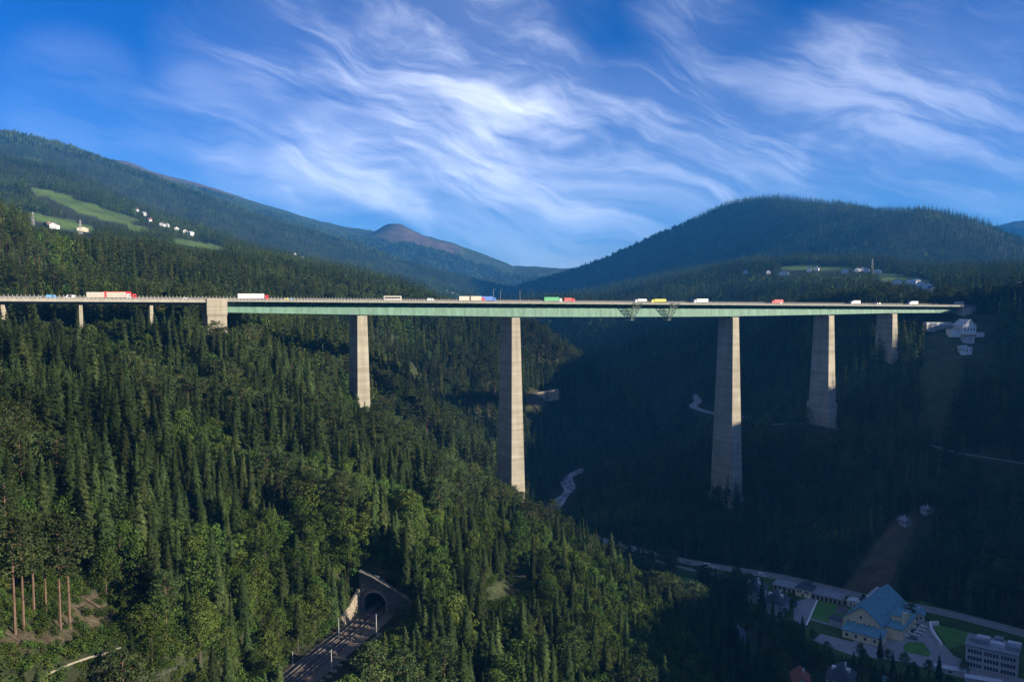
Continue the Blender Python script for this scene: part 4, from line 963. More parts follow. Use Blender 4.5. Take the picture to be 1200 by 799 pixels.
def car(label, loc, rz, col, group, van=False, name=None, cat='car'):
    t = thing(name or ('van' if van else 'car'), label, 'van' if van else cat, loc, rz, group); m = paint(COLS[col], col)
    L, hw, hh = (5.4, .98, 2.3) if van else (4.4, .88, 1.45)
    mb = MB(); pr = [(-L/2, .35), (-L/2, 1.0 if van else .95), (-L/2 + .1, hh) if van else (-L/2 + .55, .98), (L*.22, hh) if van else (-L*.22, hh), (L*.34, 1.25) if van else (L*.08, hh), (L*.47, 1.05) if van else (L*.25, .95), (L/2, .75), (L/2, .35)]
    n = len(pr); v = [(x, -hw, z) for x, z in pr] + [(x, hw, z) for x, z in pr]; v = [(x, y * (.84 if z > 1.1 else 1), z) for x, y, z in v]
    mb.add(v, [tuple(range(n)), tuple(reversed(range(n, 2 * n)))] + [(i, n + i, n + (i + 1) % n, (i + 1) % n) for i in range(n)]); b = mb.build('body', m, t)
    mb = MB()
    for sg in (-1, 1): mb.add([(-L*.2, sg * hw * .93, 1.0), (L*.2, sg * hw * .93, 1.0), (L*.08, sg * hw * .86, hh - .1), (-L*.18, sg * hw * .86, hh - .1)], [(0, 1, 2, 3)])
    mb.build('side_window', GLASS, b)
    mb = MB(); a_, c_ = ((L*.335, 1.3), (L*.225, hh - .12)) if van else ((L*.245, 1.0), (L*.09, hh - .06)); mb.add([(a_[0] + .03, -hw * .75, a_[1]), (a_[0] + .03, hw * .75, a_[1]), (c_[0] + .03, hw * .7, c_[1]), (c_[0] + .03, -hw * .7, c_[1])], [(0, 1, 2, 3)]); mb.build('windscreen', GLASS, b)
    add_wheels(t, [L * .31, -L * .31], hw - .08, .32); return t
NL, NF, FL, FF = 8.9, 5.3, -8.9, -5.3
truck('grey-white lorry with trailer on the concrete viaduct, in front of a red lorry', 128, NL, True, 21.5, 'white', 'cream', 'drawbar')
truck('red semi-trailer lorry partly hidden behind the grey-white lorry on the viaduct', 142, FL, True, 17.0, 'red', 'red', h=4.4)
truck('white semi-trailer lorry with red cab just right of the concrete abutment', 294, NL, True, 17.5, 'red', 'white')
truck('white lorry and trailer with red cab left of the blue lorry', 546, NL, True, 18.7, 'red', 'cream', 'drawbar')
truck('blue semi-trailer lorry above the second tall pier', 574, FF, True, 14.0, 'blue', 'blue')
truck('green semi-trailer lorry following a red one over the middle span', 640, NL, True, 14.5, 'white', 'green')
truck('short red lorry just ahead of the green lorry', 659, NL, True, 8.8, 'red', 'red', h=3.6)
truck('white tanker lorry leading the yellow tanker above the hanging gantries', 755, FF, False, 11.5, 'white', 'white', 'tank')
truck('yellow tanker lorry above the second hanging gantry', 776, FF, False, 14.5, 'yellow', 'yellow', 'tank')
truck('white lorry between the yellow tanker and the tallest pier', 829, FL, False, 14.5, 'white', 'white')
truck('red lorry on the bridge right of the tallest pier', 919, FL, False, 12.8, 'red', 'red')
truck('white lorry on the bridge between the two rightmost piers', 1011, FL, False, 12.0, 'white', 'white')
truck('white lorry on the last span near the right abutment', 1079, FL, False, 12.5, 'white', 'white')
truck('white lorry on the shaded approach beyond the right abutment', 1129, FF, False, 13.0, 'white', 'white')
# coach
s = s_of(454.5); co = thing('coach', 'pale grey coach on the green bridge right of the first tall pier', 'coach', bpt(s, NL, road_z(s) + .1), RZ, 'lorries on the bridge')
mb = MB(); bev_box(mb, -6, 6, -1.27, 1.27, .45, 3.6, .2, .3); b = mb.build('body', paint(COLS['cream'], 'cream'), co)
for sg in (-1, 1):
    for k in range(7): mb = MB(); mb.box(-5.5 + k * 1.5, -4.1 + k * 1.5, sg * 1.275 - .01, sg * 1.275 + .01, 1.9, 2.9); mb.build('side_window', GLASS, b)
mb = MB(); mb.add([(6.01, -1.1, 1.2), (6.01, 1.1, 1.2), (5.76, 1.1, 3.1), (5.76, -1.1, 3.1)], [(0, 1, 2, 3)]); mb.build('windscreen', GLASS, b); add_wheels(co, [4, -3.2, -4.4], 1.1)
for px, t_, col, van, right, lab in ((62.5, NL, 'skyblue', True, True, 'bright blue van on the concrete viaduct'), (51, NF, 'white', False, True, 'white car ahead of the blue van on the viaduct'), (82, FF, 'white', True, False, 'white van on the far side of the viaduct'),
        (216, NL, 'silver', False, True, 'silver car near the abutment end of the viaduct'), (333, NL, 'yellow', False, True, 'yellow car right of the white lorry with red cab'), (340, NF, 'skyblue', False, True, 'pale blue car beside the yellow car'),
        (499, NL, 'white', True, True, 'white van between the coach and the white trailer lorry'), (905, NL, 'white', False, True, 'white car on the bridge left of the red lorry'), (1038, FL, 'white', True, False, 'white van above the rightmost pier')):
    s = s_of(px); car(lab, bpt(s, t_, road_z(s) + .1), RZ + (0 if right else math.pi), col, 'cars on the bridge', van)
# lamp posts on the far edge
for px, lab in ((588, 'leftmost of three lamp posts on the bridge beside the blue lorry'), (596.5, 'middle one of three lamp posts on the bridge'), (619.5, 'lamp post on the bridge just left of the green lorry')):
    s = s_of(px); t = thing('lamp_post', lab, 'lamp post', bpt(s, -HW - .4, road_z(s)), RZ, 'lamp posts on the bridge')
    mb = MB(); mb.tube([(0, 0, -.6), (0, 0, 9.0)], [.14, .08], 6); mb.build('pole', RAILM, t); mb = MB(); mb.tube([(0, 0, 9), (0, -.9, 9.3), (0, -2.0, 9.35)], .06, 5); mb.build('arm', RAILM, t); mb = MB(); mb.box(-.18, .18, -2.7, -1.9, 9.25, 9.42); mb.build('lamp_head', RAILM, t)
# hanging inspection gantries
GAL = mat('galvanised_steel', (.15, .19, .175), .6, .12, 1.0)
for px, lab in ((735, 'left one of two lattice inspection gantries hung under the girder'), (778, 'right one of two lattice inspection gantries hung under the girder')):
    s = s_of(px); zb = road_z(s); t = thing('inspection_gantry', lab, 'gantry', bpt(s, 0, zb), RZ, 'gantries under the girder'); D = 1.5 + girder_depth(s)
    y0 = -HW - .8
    for sg, nm in ((-1, 'hanger'), (1, 'hanger')):
        mb = MB()
        for x in (-4.2, 4.2):
            top = Vector((x, sg * (HW + .7), .4)); low = Vector((x * .22, sg * 6.2, -D - 2.6)); mb.bar(top, low, .26)
            kn = Vector((x * .85, sg * 6.3, -3.0)); mb.bar(top, kn, .22); mb.bar(kn, low, .22)
            for k in range(4):
                a = top.lerp(low, (k + .3) / 4.2); b_ = kn.lerp(low, k / 4.0); mb.bar(a, b_, .16); mb.bar(b_, top.lerp(low, (k + 1.3) / 4.2), .16)
        for k in range(5):
            f = k / 4.0; a = Vector((-4.2, sg * (HW + .7), .4)).lerp(Vector((-.92, sg * 6.2, -D - 2.6)), f); b_ = Vector((a.x * -1, a.y, a.z)); mb.bar(a, b_, .2)
            if k < 4: n_ = Vector((4.2, sg * (HW + .7), .4)).lerp(Vector((.92, sg * 6.2, -D - 2.6)), (k + 1) / 4.0); mb.bar(a, n_, .16); mb.bar(b_, Vector((-n_.x, n_.y, n_.z)), .16)
        mb.build(nm, GAL, t)
    mb = MB(); mb.box(-1.6, 1.6, -6.6, 6.6, -D - 2.8, -D - 2.6); pf = mb.build('platform', GAL, t)
    mb = MB()
    for x in (-1.55, 1.55):
        mb.bar((x, -6.6, -D - 1.6), (x, 6.6, -D - 1.6), .05)
        for k in range(8): mb.bar((x, -6.6 + k * 13.2 / 7, -D - 2.6), (x, -6.6 + k * 13.2 / 7, -D - 1.6), .04)
    mb.build('handrail', GAL, pf)
    mb = MB(); mb.box(-2.2, 2.2, HW + .3, HW + 1.2, .3, .55); mb.box(-2.2, 2.2, -HW - 1.2, -HW - .3, .3, .55); mb.build('carriage', GAL, t)

# ------------------------------------------------------------------ railway
BALL = mat('ballast', (.10, .074, .058), .95, .3, 2.5, bump=.5)
GRAVEL = mat('service_strip', (.15, .125, .10), .95, .2, .8)
RUST = mat('rail_steel', (.34, .29, .25), .4, .15, 1.0, metal=.5)
SLP = mat('sleeper', (.15, .125, .105), .9, .2, 1.0)
STONE = mat('masonry', (.13, .115, .10), .95, .3, .7, bump=.6); STONE_L = mat('masonry_light', (.24, .205, .155), .95, .2, .8, bump=.5)
RP = [Vector((x, y, TRACK_Z)) for x, y, z in RAIL[:-2]]
ribbon('railway_bed', RP, 6.6, GRAVEL, .10)
def offset(P, o, z):
    out = []
    for i, p in enumerate(P):
        d = P[min(i + 1, len(P) - 1)] - P[max(i - 1, 0)]; d.z = 0; d.normalize(); out.append(p + Vector((d.y, -d.x, 0)) * o + Vector((0, 0, z)))
    return out
for off, lab in ((-3.0, 'railway track nearer the bushy bank, running into the tunnel'), (1.0, 'railway track beside the gravel service strip, running into the tunnel')):
    t = thing('railway_track', lab, 'railway track', (0, 0, 0), 0, 'twin railway tracks'); c = offset(RP, off, 0)
    mb = MB()
    for i, p in enumerate(c):
        d = (c[min(i + 1, len(c) - 1)] - c[max(i - 1, 0)]).normalized(); n = Vector((d.y, -d.x, 0))
        for w, z in ((-1.9, .12), (-1.35, .42), (1.35, .42), (1.9, .12)): mb.v.append(tuple(p + n * w + Vector((0, 0, z))))
    for i in range(len(c) - 1):
        for k in range(3): mb.f.append((4*i+k, 4*i+k+1, 4*i+5+k, 4*i+4+k)); mb.mi.append(0)
    mb.build('ballast', BALL, t)
    mb = MB(); acc = 0.0
    for a, b in zip(c[:-1], c[1:]):
        d = (b - a); L_ = d.length; d.normalize(); n = Vector((d.y, -d.x, 0)); R_ = Matrix(((d.x, n.x, 0, 0), (d.y, n.y, 0, 0), (0, 0, 1, 0), (0, 0, 0, 1))); x = (-acc) % .65
        while x < L_: mb.box(-.13, .13, -1.3, 1.3, .40, .50, Matrix.Translation(a + d * x) @ R_); x += .65
        acc += L_
    tag(mb.build('sleepers', SLP, t), kind='stuff')
    for o in (-.75, .75): mb = MB(); mb.tube(offset(c, o, .58), .11, 4); mb.build('rail', RUST, t)
# portal: rubble wall with an arched mouth, built square to the line
TN = Vector((TDIR.y, -TDIR.x, 0)); PW = Vector((PORTAL[0], PORTAL[1], TRACK_Z)); PM = Matrix(((TN.x, TDIR.x, 0, PW.x), (TN.y, TDIR.y, 0, PW.y), (0, 0, 1, PW.z), (0, 0, 0, 1)))
portal = thing('tunnel_portal', 'dark rubble stone tunnel portal with arched mouth over the railway', 'tunnel portal', (0, 0, 0)); portal.matrix_world = PM
AC, AR, AH = -1.0, 4.3, 3.6      # middle, half width and spring height of the arch
arch = [(AC - AR, 0.0), (AC - AR, AH * .5), (AC - AR, AH)] + [(AC - AR * math.cos(math.pi * k / 12), AH + 3.9 * math.sin(math.pi * k / 12)) for k in range(1, 12)] + [(AC + AR, AH), (AC + AR, AH * .5), (AC + AR, 0.0)]
def top_z(x): return float(np.interp(x, [-7.2, -4, 2, 5, 9, 13], [14.6, 13.8, 11.0, 9.6, 7.6, 5.2]))
outer = []
for x, z in arch:
    ang = math.atan2(z - 2.5, (x - AC))
    if z < .3 or abs(ang) < .05: outer.append((-7.2 if x < AC else 13.0, 0.0 if z < .3 else z))
    else:
        xx = float(np.interp(math.pi - ang if ang > 0 else (math.pi if x < AC else 0), [0, math.pi * .12, math.pi * .88, math.pi], [-7.2, -7.2, 13.0, 13.0])) if ang > 0 else (-7.2 if x < AC else 13.0)
        outer.append((xx, top_z(xx)))
mb = MB(); n = len(arch)
for yy in (-.7, 1.0):
    for x, z in arch: mb.v.append((x, yy, z))
    for x, z in outer: mb.v.append((x, yy, z))
for i in range(n - 1):
    mb.f += [(i, i + 1, n + i + 1, n + i), (2*n + n + i, 2*n + n + i + 1, 2*n + i + 1, 2*n + i), (i + 1, i, 2*n + i, 2*n + i + 1), (n + i, n + i + 1, 3*n + i + 1, 3*n + i)]; mb.mi += [0] * 4
mb.f += [(n, 3*n, 2*n, 0), (2*n - 1, n - 1, 3*n - 1, 4*n - 1)]; mb.mi += [0, 0]
wall = mb.build('wall', STONE, portal)
# single stones proud of the wall, and the arch ring
sb = MB(); sb.box(-.5, .5, -.12, .06, -.3, .3); SM = [sb.mesh('stone', STONE), None]; r_ = random.Random(5)
row = 0; zrow = .45
while zrow < 14:
    x = -7.0 + (row % 2) * .6
    while x < 12.8:
        w = r_.uniform(.7, 1.5)
        in_arch = abs(x - AC) < AR + 1.0 and zrow < AH + 4.9 * math.sqrt(max(0, 1 - (min(abs(x - AC), AR + .9) / (AR + 1.0)) ** 2)) + .4 or (abs(x - AC) < AR + 1.0 and zrow < AH)
        if not in_arch and zrow + .4 < top_z(x) - .4:
            o = link('stone', SM[0], wall); o.location = (x + w / 2, -.7, zrow); o.scale = (w * .94, r_.uniform(.6, 1.4), r_.uniform(1.1, 1.4)); o.rotation_euler = (0, r_.uniform(-.03, .03), 0)
        x += w
    zrow += .85; row += 1
vs_ = MB(); vs_.box(-.42, .42, -.22, .2, 0, .75); VM = vs_.mesh('arch_stone', mat('arch_stone', (.25, .215, .175), .95, .2, 1.0))
for k in range(19):
    a = math.pi * (k + .5) / 19; o = link('arch_stone', VM, wall); o.location = (AC - AR * math.cos(a), -.72, AH + 3.9 * math.sin(a)); o.rotation_euler = (0, -(math.pi / 2 - a), 0); o.scale = (1.0, 1, 1)
for sg in (-1, 1):
    for k in range(5): o = link('arch_stone', VM, wall); o.location = (AC + sg * AR, -.72, k * .74 + .37); o.rotation_euler = (0, sg * math.pi / 2, 0); o.scale = (.85, 1, 1)
cp = MB()
for x0, x1 in ((-7.3, -2.2), (-2.2, 3.2), (3.2, 8.2), (8.2, 13.2)): cp.add([(x0, -1.0, top_z(x0)), (x1, -1.0, top_z(x1)), (x1, 1.3, top_z(x1)), (x0, 1.3, top_z(x0)), (x0, -1.0, top_z(x0) + .2), (x1, -1.0, top_z(x1) + .2), (x1, 1.3, top_z(x1) + .2), (x0, 1.3, top_z(x0) + .2)], [(3,2,1,0),(4,5,6,7),(0,1,5,4),(1,2,6,5),(2,3,7,6),(3,0,4,7)])
cp.build('coping', mat('coping_stone', (.12, .11, .095), .95, .2, .8), portal)
mb = MB(); A2 = [(AC + (x - AC) * 1.02, z * 1.01) for x, z in arch]
for yy in (.9, 14, 32):
    for x, z in A2: mb.v.append((x, yy, z - .05))
for j in range(2):
    for i in range(n - 1): mb.f.append((j*n + i, (j+1)*n + i, (j+1)*n + i + 1, j*n + i + 1)); mb.mi.append(0)
mb.f.append(tuple(2*n + i for i in range(n))); mb.mi.append(0); mb.build('bore', mat('tunnel_lining', (.06, .055, .05), .95, .2, .5), portal)
wg = thing('retaining_wall', 'sunlit pale rubble retaining wall left of the tunnel mouth', 'wall'); mb = MB(PM)
mb.hull([(-7.5, -13, -.5), (-6.6, -13, -.5), (-6.2, -.75, -.5), (-7.5, -.75, -.5)], [(-8.6, -13, 2.2), (-7.9, -13, 2.2), (-6.9, -.75, 8.2), (-7.8, -.75, 8.2)]); body = mb.build('wall', STONE_L, wg)
for k in range(4):
    for j in range(9):
        y = -12.4 + j * 1.35; z = .5 + k * 1.25
        if z < 2.2 + (y + 13) / 12.2 * 6 - .5:
            f = z / (2.2 + (y + 13) / 12.2 * 6); b0 = np.interp(y, [-13, -.75], [-6.6, -6.2]); b1 = np.interp(y, [-13, -.75], [-7.9, -6.9]); st = MB(); st.box(-.10, .12, -.60, .60, -.52, .52)
            o = link('stone', st.mesh('stone', STONE_L), body); o.matrix_world = PM @ Matrix.Translation((b0 + (b1 - b0) * f, y + (k % 2) * .5, z))
# catenary masts
MAST = mat('mast_concrete', (.36, .355, .34), .8, .1, 1.0)
for px, py, hgt, arm, lab in ((441, 742, 7.0, -3.2, 'white railway mast standing right in front of the tunnel mouth'), (397, 748, 7.4, 2.6, 'railway mast left of the tracks nearest the tunnel'), (388.5, 786, 7.0, -3.2, 'slim railway mast on the right edge of the tracks'), (343, 779, 4.6, 2.6, 'short railway mast in the bushes left of the tracks')):
    x, y = flat(px, py, TRACK_Z); t = thing('railway_mast', lab, 'mast', (x, y, TRACK_Z - .2), math.atan2(TN.y, TN.x), 'railway masts')
    mb = MB(); mb.tube([(0, 0, 0), (0, 0, hgt)], [.24 if px == 441 else .17, .13], 8); mb.build('pole', MAST, t)
    mb = MB(); mb.tube([(0, 0, hgt - .9), (arm, 0, hgt - .7)], .045, 5); mb.tube([(0, 0, hgt - .1), (arm * .7, 0, hgt - .75)], .035, 5); mb.build('bracket', RAILM, t)
    mb = MB(); mb.box(-.4, .4, -.4, .4, 0, .35); mb.build('footing', MAST, t)
t = thing('drain_slab', 'pale concrete slab on the service strip by the tunnel', 'slab', (*flat(444, 747, TRACK_Z), TRACK_Z), math.atan2(TDIR.y, TDIR.x)); mb = MB(); mb.box(-3, 3, -1.3, 1.3, .05, .4); mb.build('slab', MAST, t); mb = MB(); mb.box(-.7, .7, -.5, .5, .4, .48); mb.build('cover', RAILM, t)
# stones edging the service strip
for k, (px, py) in enumerate(((392, 787), (398, 780), (404, 774), (385, 793), (377, 799))):
    x, y = flat(px, py, TRACK_Z); bm_ = bmesh.new(); bmesh.ops.create_icosphere(bm_, subdivisions=1, radius=.8)
    for v in bm_.verts: v.co *= random.uniform(.7, 1.2)
    me = bpy.data.meshes.new('boulder'); bm_.to_mesh(me); bm_.free(); me.materials.append(STONE_L); o = link('boulder', me); o.location = (x, y, TRACK_Z + .3); o.scale = (1.4, 1, .7)
    tag(o, 'pale boulder in the row edging the railway service strip', 'boulder', 'boulders along the service strip')
# footpath through the wood, felled logs, fence
def drape(pix, lift=.1): return [(lambda g_: (g_[0], g_[1], g_[2] + lift))(ground_at(*p)) for p in pix]
PATHM = mat('path_gravel', (.34, .28, .22), .95, .2, .5)
pp = [Vector((x, y, Hs(x, y))) for x, y, z in PATH]; ribbon('footpath', pp, 1.4, PATHM, .35)
LOGM = mat('bare_log', (.27, .245, .185), .85, .2, 1.2, stretch=(1, 1, 6))
logs = ((44, 797, 66, 788, 'pale felled log lowest of the row near the bottom left corner'), (66, 788, 92, 777, 'pale felled log second up in the row at the bottom left'), (92, 777, 118, 769, 'pale felled log third up in the row at the bottom left'), (118, 769, 141, 761, 'pale felled log uppermost of the row at the bottom left'), (95, 700, 128, 722, 'brown fallen trunk lying across the bare earth patch'), (6, 743, 30, 758, 'brown fallen trunk at the lower end of the bare earth'))
for x0, y0, x1, y1, lab in logs:
    a, b = Vector(ground_at(x0, y0)), Vector(ground_at(x1, y1)); t = thing('felled_log', lab, 'log', a); mb = MB(); d = b - a; rr = .30 if 'pale' in lab else .3; mb.tube([(0, 0, .35), tuple(d * .5 + Vector((0, 0, .5))), tuple(d + Vector((0, 0, .35)))], [rr, rr * .9, rr * .75], 8); lg = mb.build('stem', LOGM if 'pale' in lab else BARK, t)
    mb = MB(); q = d * .6; mb.tube([q + Vector((0, 0, .6)), q + Vector((.3, .2, 1.1))], [.1, .06], 5); mb.build('branch_stub', BARK, t)
fp = [ground_at(*p) for p in ((165, 799), (185, 793), (205, 787), (222, 779), (243, 768))]
FENCEM = mat('fence_wire', (.17, .17, .16), .6)
fence = thing('slope_fence', 'grey wire fence climbing the scrub near the bottom edge', 'fence', fp[0]); F0 = Vector(fp[0])
for a, b in zip(fp[:-1], fp[1:]):
    a, b = Vector(a) - F0, Vector(b) - F0
    for k in range(3): q = a.lerp(b, k / 3); mb = MB(); mb.tube([q + Vector((0, 0, -.3)), q + Vector((0, 0, 1.5))], .05, 5); mb.build('post', FENCEM, fence)
    for z in (.4, .9, 1.4): mb = MB(); mb.bar(a + Vector((0, 0, z)), b + Vector((0, 0, z)), .03); mb.build('rail', FENCEM, fence)
# bare dead trunks among the pines
for px, py, h_, lab in ((165, 697, 15, 'pale dead tree with bare side branches in the wood above the scrub'), (154, 690, 14, 'leaning pale dead trunk left of the branchy dead tree'), (214, 690, 12, 'thin pale dead trunk on the sunlit edge of the wood'), (145, 680, 11, 'slim bare trunk among the pines left of the dead trees'), (553, 710, 8, 'short bare snag in the bushes right of the tunnel')):
    a = ground_at(px, py); r_ = random.Random(px); t = thing('dead_tree', lab, 'dead tree', (a[0], a[1], a[2] - .3)); mb = MB(); lx = r_.uniform(-.8, .8)
    mb.tube([(0, 0, 0), (lx * .4, 0, h_ * .5), (lx, 0, h_)], [.24, .17, .05], 6); mb.build('trunk', BARK_PALE, t)
    for k in range(10):
        z = h_ * (.45 + .05 * k); a_ = r_.uniform(0, 6.28); L_ = r_.uniform(.6, 1.8); b0 = Vector((lx * z / h_, 0, z)); mb = MB(); mb.tube([b0, b0 + Vector((math.cos(a_) * L_, math.sin(a_) * L_, r_.uniform(-.1, .3)))], [.06, .02], 4); mb.build('branch', BARK_PALE, t)
# tall bare-stemmed pines at the left edge
for px, py, h_ in ((18, 743, 26), (28, 739, 25), (71, 738, 27), (82, 736, 26), (54, 716, 22), (40, 722, 24)):
    a = ground_at(px, py); tm, cm = PIN_N[px % 4]; o = thing('pine_tree', {18: 'tall bare-stemmed pine, leftmost of the row on the bare earth', 28: 'tall bare-stemmed pine, second from the left on the bare earth', 40: 'bare-stemmed pine behind the two leftmost ones on the bare earth', 54: 'shortest bare-stemmed pine above the bare earth patch', 71: 'tall bare-stemmed pine, left of the right-hand pair on the bare earth', 82: 'tall bare-stemmed pine, right of the right-hand pair on the bare earth'}[px], 'pine', (a[0], a[1], a[2] - .2), px * .7, 'tall pines above the bare earth'); o.scale = (h_ / 22,) * 3; link('trunk', tm, o); link('crown', cm, o)

# ------------------------------------------------------------------ water, roads, village
def water_mat():
    m = mat('river_water', (.10, .15, .18), .12, .3, .25, spec=.5, col2=None); N, L = m.node_tree.nodes, m.node_tree.links; b = N['Principled BSDF']
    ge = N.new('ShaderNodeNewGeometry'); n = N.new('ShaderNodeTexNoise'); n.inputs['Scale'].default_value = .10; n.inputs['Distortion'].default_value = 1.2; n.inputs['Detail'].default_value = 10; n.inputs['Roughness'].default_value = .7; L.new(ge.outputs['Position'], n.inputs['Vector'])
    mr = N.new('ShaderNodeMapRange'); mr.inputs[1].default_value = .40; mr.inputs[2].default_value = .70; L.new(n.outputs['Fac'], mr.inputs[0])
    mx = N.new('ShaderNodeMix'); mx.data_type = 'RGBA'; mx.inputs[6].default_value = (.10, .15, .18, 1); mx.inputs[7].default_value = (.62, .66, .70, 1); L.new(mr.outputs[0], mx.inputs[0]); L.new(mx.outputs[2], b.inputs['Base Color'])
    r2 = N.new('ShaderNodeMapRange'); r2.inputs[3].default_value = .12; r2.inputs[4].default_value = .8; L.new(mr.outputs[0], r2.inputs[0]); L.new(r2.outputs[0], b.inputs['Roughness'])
    bp = N.new('ShaderNodeBump'); bp.inputs['Strength'].default_value = .5; bp.inputs['Distance'].default_value = .5; L.new(n.outputs['Fac'], bp.inputs['Height']); L.new(bp.outputs[0], b.inputs['Normal']); return m
ribbon('river', RIVER, lambda t: 5.6 + 1.8 * math.sin(t * 55), water_mat(), -.55)
ASPH2 = mat('asphalt_worn', (.18, .185, .19), .9, .15, .3)
PAVE = mat('paving_pale', (.26, .265, .28), .9, .12, .25)
def drop(P, z=0.0): return [Vector((x, y, Hs(x, y))) for x, y, *_ in P]
ribbon('road', ROAD, 5.2, ASPH2, .10)
for o_ in (-4.8, 0, 4.8): ribbon('road_marking', offset([Vector(p) for p in ROAD], o_, 0), .10, WHITE, .14)
ribbon('lane', LANE, 2.4, ASPH2, .10)
ribbon('bank_road', BANK_ROAD, 2.4, ASPH2, .12); ribbon('bend_road', BEND_ROAD, 4.6, PAVE, .3)
def sheet(name, pix, m, z, kind='structure'):
    mb = MB(); P = [flat(px, py, z) for px, py in pix]; mb.add([(x, y, z) for x, y in P], [tuple(range(len(P)))]); o = mb.build(name, m); return tag(o, kind=kind)
LAWN = mat('lawn_grass', (.075, .19, .035), .95, .2, .08)
sheet('yard', [(930,706),(948,700),(1030,712),(1048,735),(1078,712),(1092,725),(1098,745),(1118,768),(1150,782),(1210,798),(1200,812),(1120,792),(1060,775),(1000,768),(952,750),(962,742),(1000,752),(1004,742),(990,738),(950,726),(942,735),(930,732)], PAVE, VZ + .06)
sheet('lawn', [(962,700),(1008,709),(1013,722),(998,737),(950,724),(958,704)], LAWN, VZ + .10)
sheet('lawn', [(1063,752),(1082,752),(1091,765),(1088,769),(1060,763),(1058,757)], LAWN, VZ + .12)
sheet('lawn', [(1078,703),(1110,715),(1150,728),(1138,752),(1112,760),(1098,740),(1090,722)], LAWN, VZ + .03)
sheet('lawn', [(780,664),(842,676),(868,684),(862,696),(820,690),(785,675)], LAWN, VZ + .03)
sheet('path', [(984,702),(998,705),(990,720),(978,717)], mat('path_dark', (.12, .11, .12), .9, .1, .3), VZ + .14)
for k, (px, py) in enumerate(((1000.5, 716.5), (1005, 712.3), (1009, 708.8))):
    x, y = flat(px, py, VZ); t = thing('planting_bed', ('nearest', 'middle', 'farthest')[k] + ' of three white slabs on the lawn left of the yellow hall', 'slab', (x, y, VZ + .1), math.radians(-8), 'white slabs on the lawn'); mb = MB(); mb.box(-2.6, 2.6, -.9, .9, 0, .35); mb.build('slab', WHITE, t); mb = MB(); mb.box(-2.4, 2.4, -.7, .7, .35, .42); mb.build('top', paint(COLS['white'], 'white'), t)
sheet('path', [(957,702),(959,702),(946,732),(944,732)], WHITE, VZ + .16)

WIN = GLASS
def M2(x, y, z, a): return Matrix.Translation((x, y, z)) @ Matrix.Rotation(a, 4, 'Z')
WMESH = {}
def window(parent, x, y, z, w, h, face, frame_m):
    """face: 0 -y, 1 +x, 2 +y, 3 -x; a frame that stands proud with a pane set into it"""
    key = (round(w, 2), round(h, 2), frame_m.name)
    if key not in WMESH:
        f = MB(); f.box(-w/2 - .1, w/2 + .1, -.06, .10, -.12, 0); f.box(-w/2 - .1, w/2 + .1, -.06, .10, h, h + .1); f.box(-w/2 - .1, -w/2, -.06, .10, 0, h); f.box(w/2, w/2 + .1, -.06, .10, 0, h)
        p = MB(); p.box(-w/2, w/2, -.025, .06, 0, h); WMESH[key] = (f.mesh('window', frame_m), p.mesh('pane', WIN))
    a, b = WMESH[key]; o = link('window', a, parent); o.location = (x, y, z); o.rotation_euler = (0, 0, (0, math.pi / 2, math.pi, -math.pi / 2)[face]); link('pane', b, o)
def gable_roof(mb, x0, x1, y0, y1, ze, zr, ov=.6, hip=0.0):
    """ridge along y; closed, with thickness"""
    xm = (x0 + x1) / 2; k = (zr - ze) / ((x1 - x0) / 2); e = ze - ov * k; th = .28
    v = [(x0 - ov, y0 - ov, e), (xm, y0 - ov + hip, zr), (x1 + ov, y0 - ov, e), (x0 - ov, y1 + ov, e), (xm, y1 + ov - hip, zr), (x1 + ov, y1 + ov, e)]
    v += [(x, y, z + th) for x, y, z in v]
    mb.add(v, [(0, 3, 4, 1), (1, 4, 5, 2), (7, 10, 9, 6), (8, 11, 10, 7), (0, 1, 7, 6), (1, 2, 8, 7), (4, 3, 9, 10), (5, 4, 10, 11), (3, 0, 6, 9), (2, 5, 11, 8)] + ([(0, 2, 1), (3, 4, 5)] if hip else []) + ([(6, 7, 8), (9, 11, 10)] if hip else []))
def walls(mb, x0, x1, y0, y1, z0, ze, zr=None):
    xm = (x0 + x1) / 2
    if zr is None: mb.box(x0, x1, y0, y1, z0, ze); return
    v = [(x0, y0, z0), (x1, y0, z0), (x1, y0, ze), (xm, y0, zr), (x0, y0, ze)]; v += [(x, y1, z) for x, y, z in v]
    mb.add(v, [(0, 1, 2, 3, 4), (9, 8, 7, 6, 5), (0, 5, 6, 1), (1, 6, 7, 2), (4, 9, 5, 0), (2, 7, 8, 3), (3, 8, 9, 4)])
WALLS = {k: mat('render_' + k, c, .9, .06, .4) for k, c in dict(white=(.70, .69, .66), cream=(.60, .52, .38), yellow=(.80, .66, .40), grey=(.45, .46, .46), ochre=(.45, .28, .15), wood=(.16, .09, .05)).items()}
ROOFS = {k: mat('roof_' + k, c, .8, .15, .5) for k, c in dict(slate=(.075, .08, .10), red=(.30, .10, .06), brown=(.14, .085, .065), teal=(.13, .29, .35), grey=(.24, .27, .30), pale=(.50, .54, .58)).items()}
FRM = paint(COLS['white'], 'white')
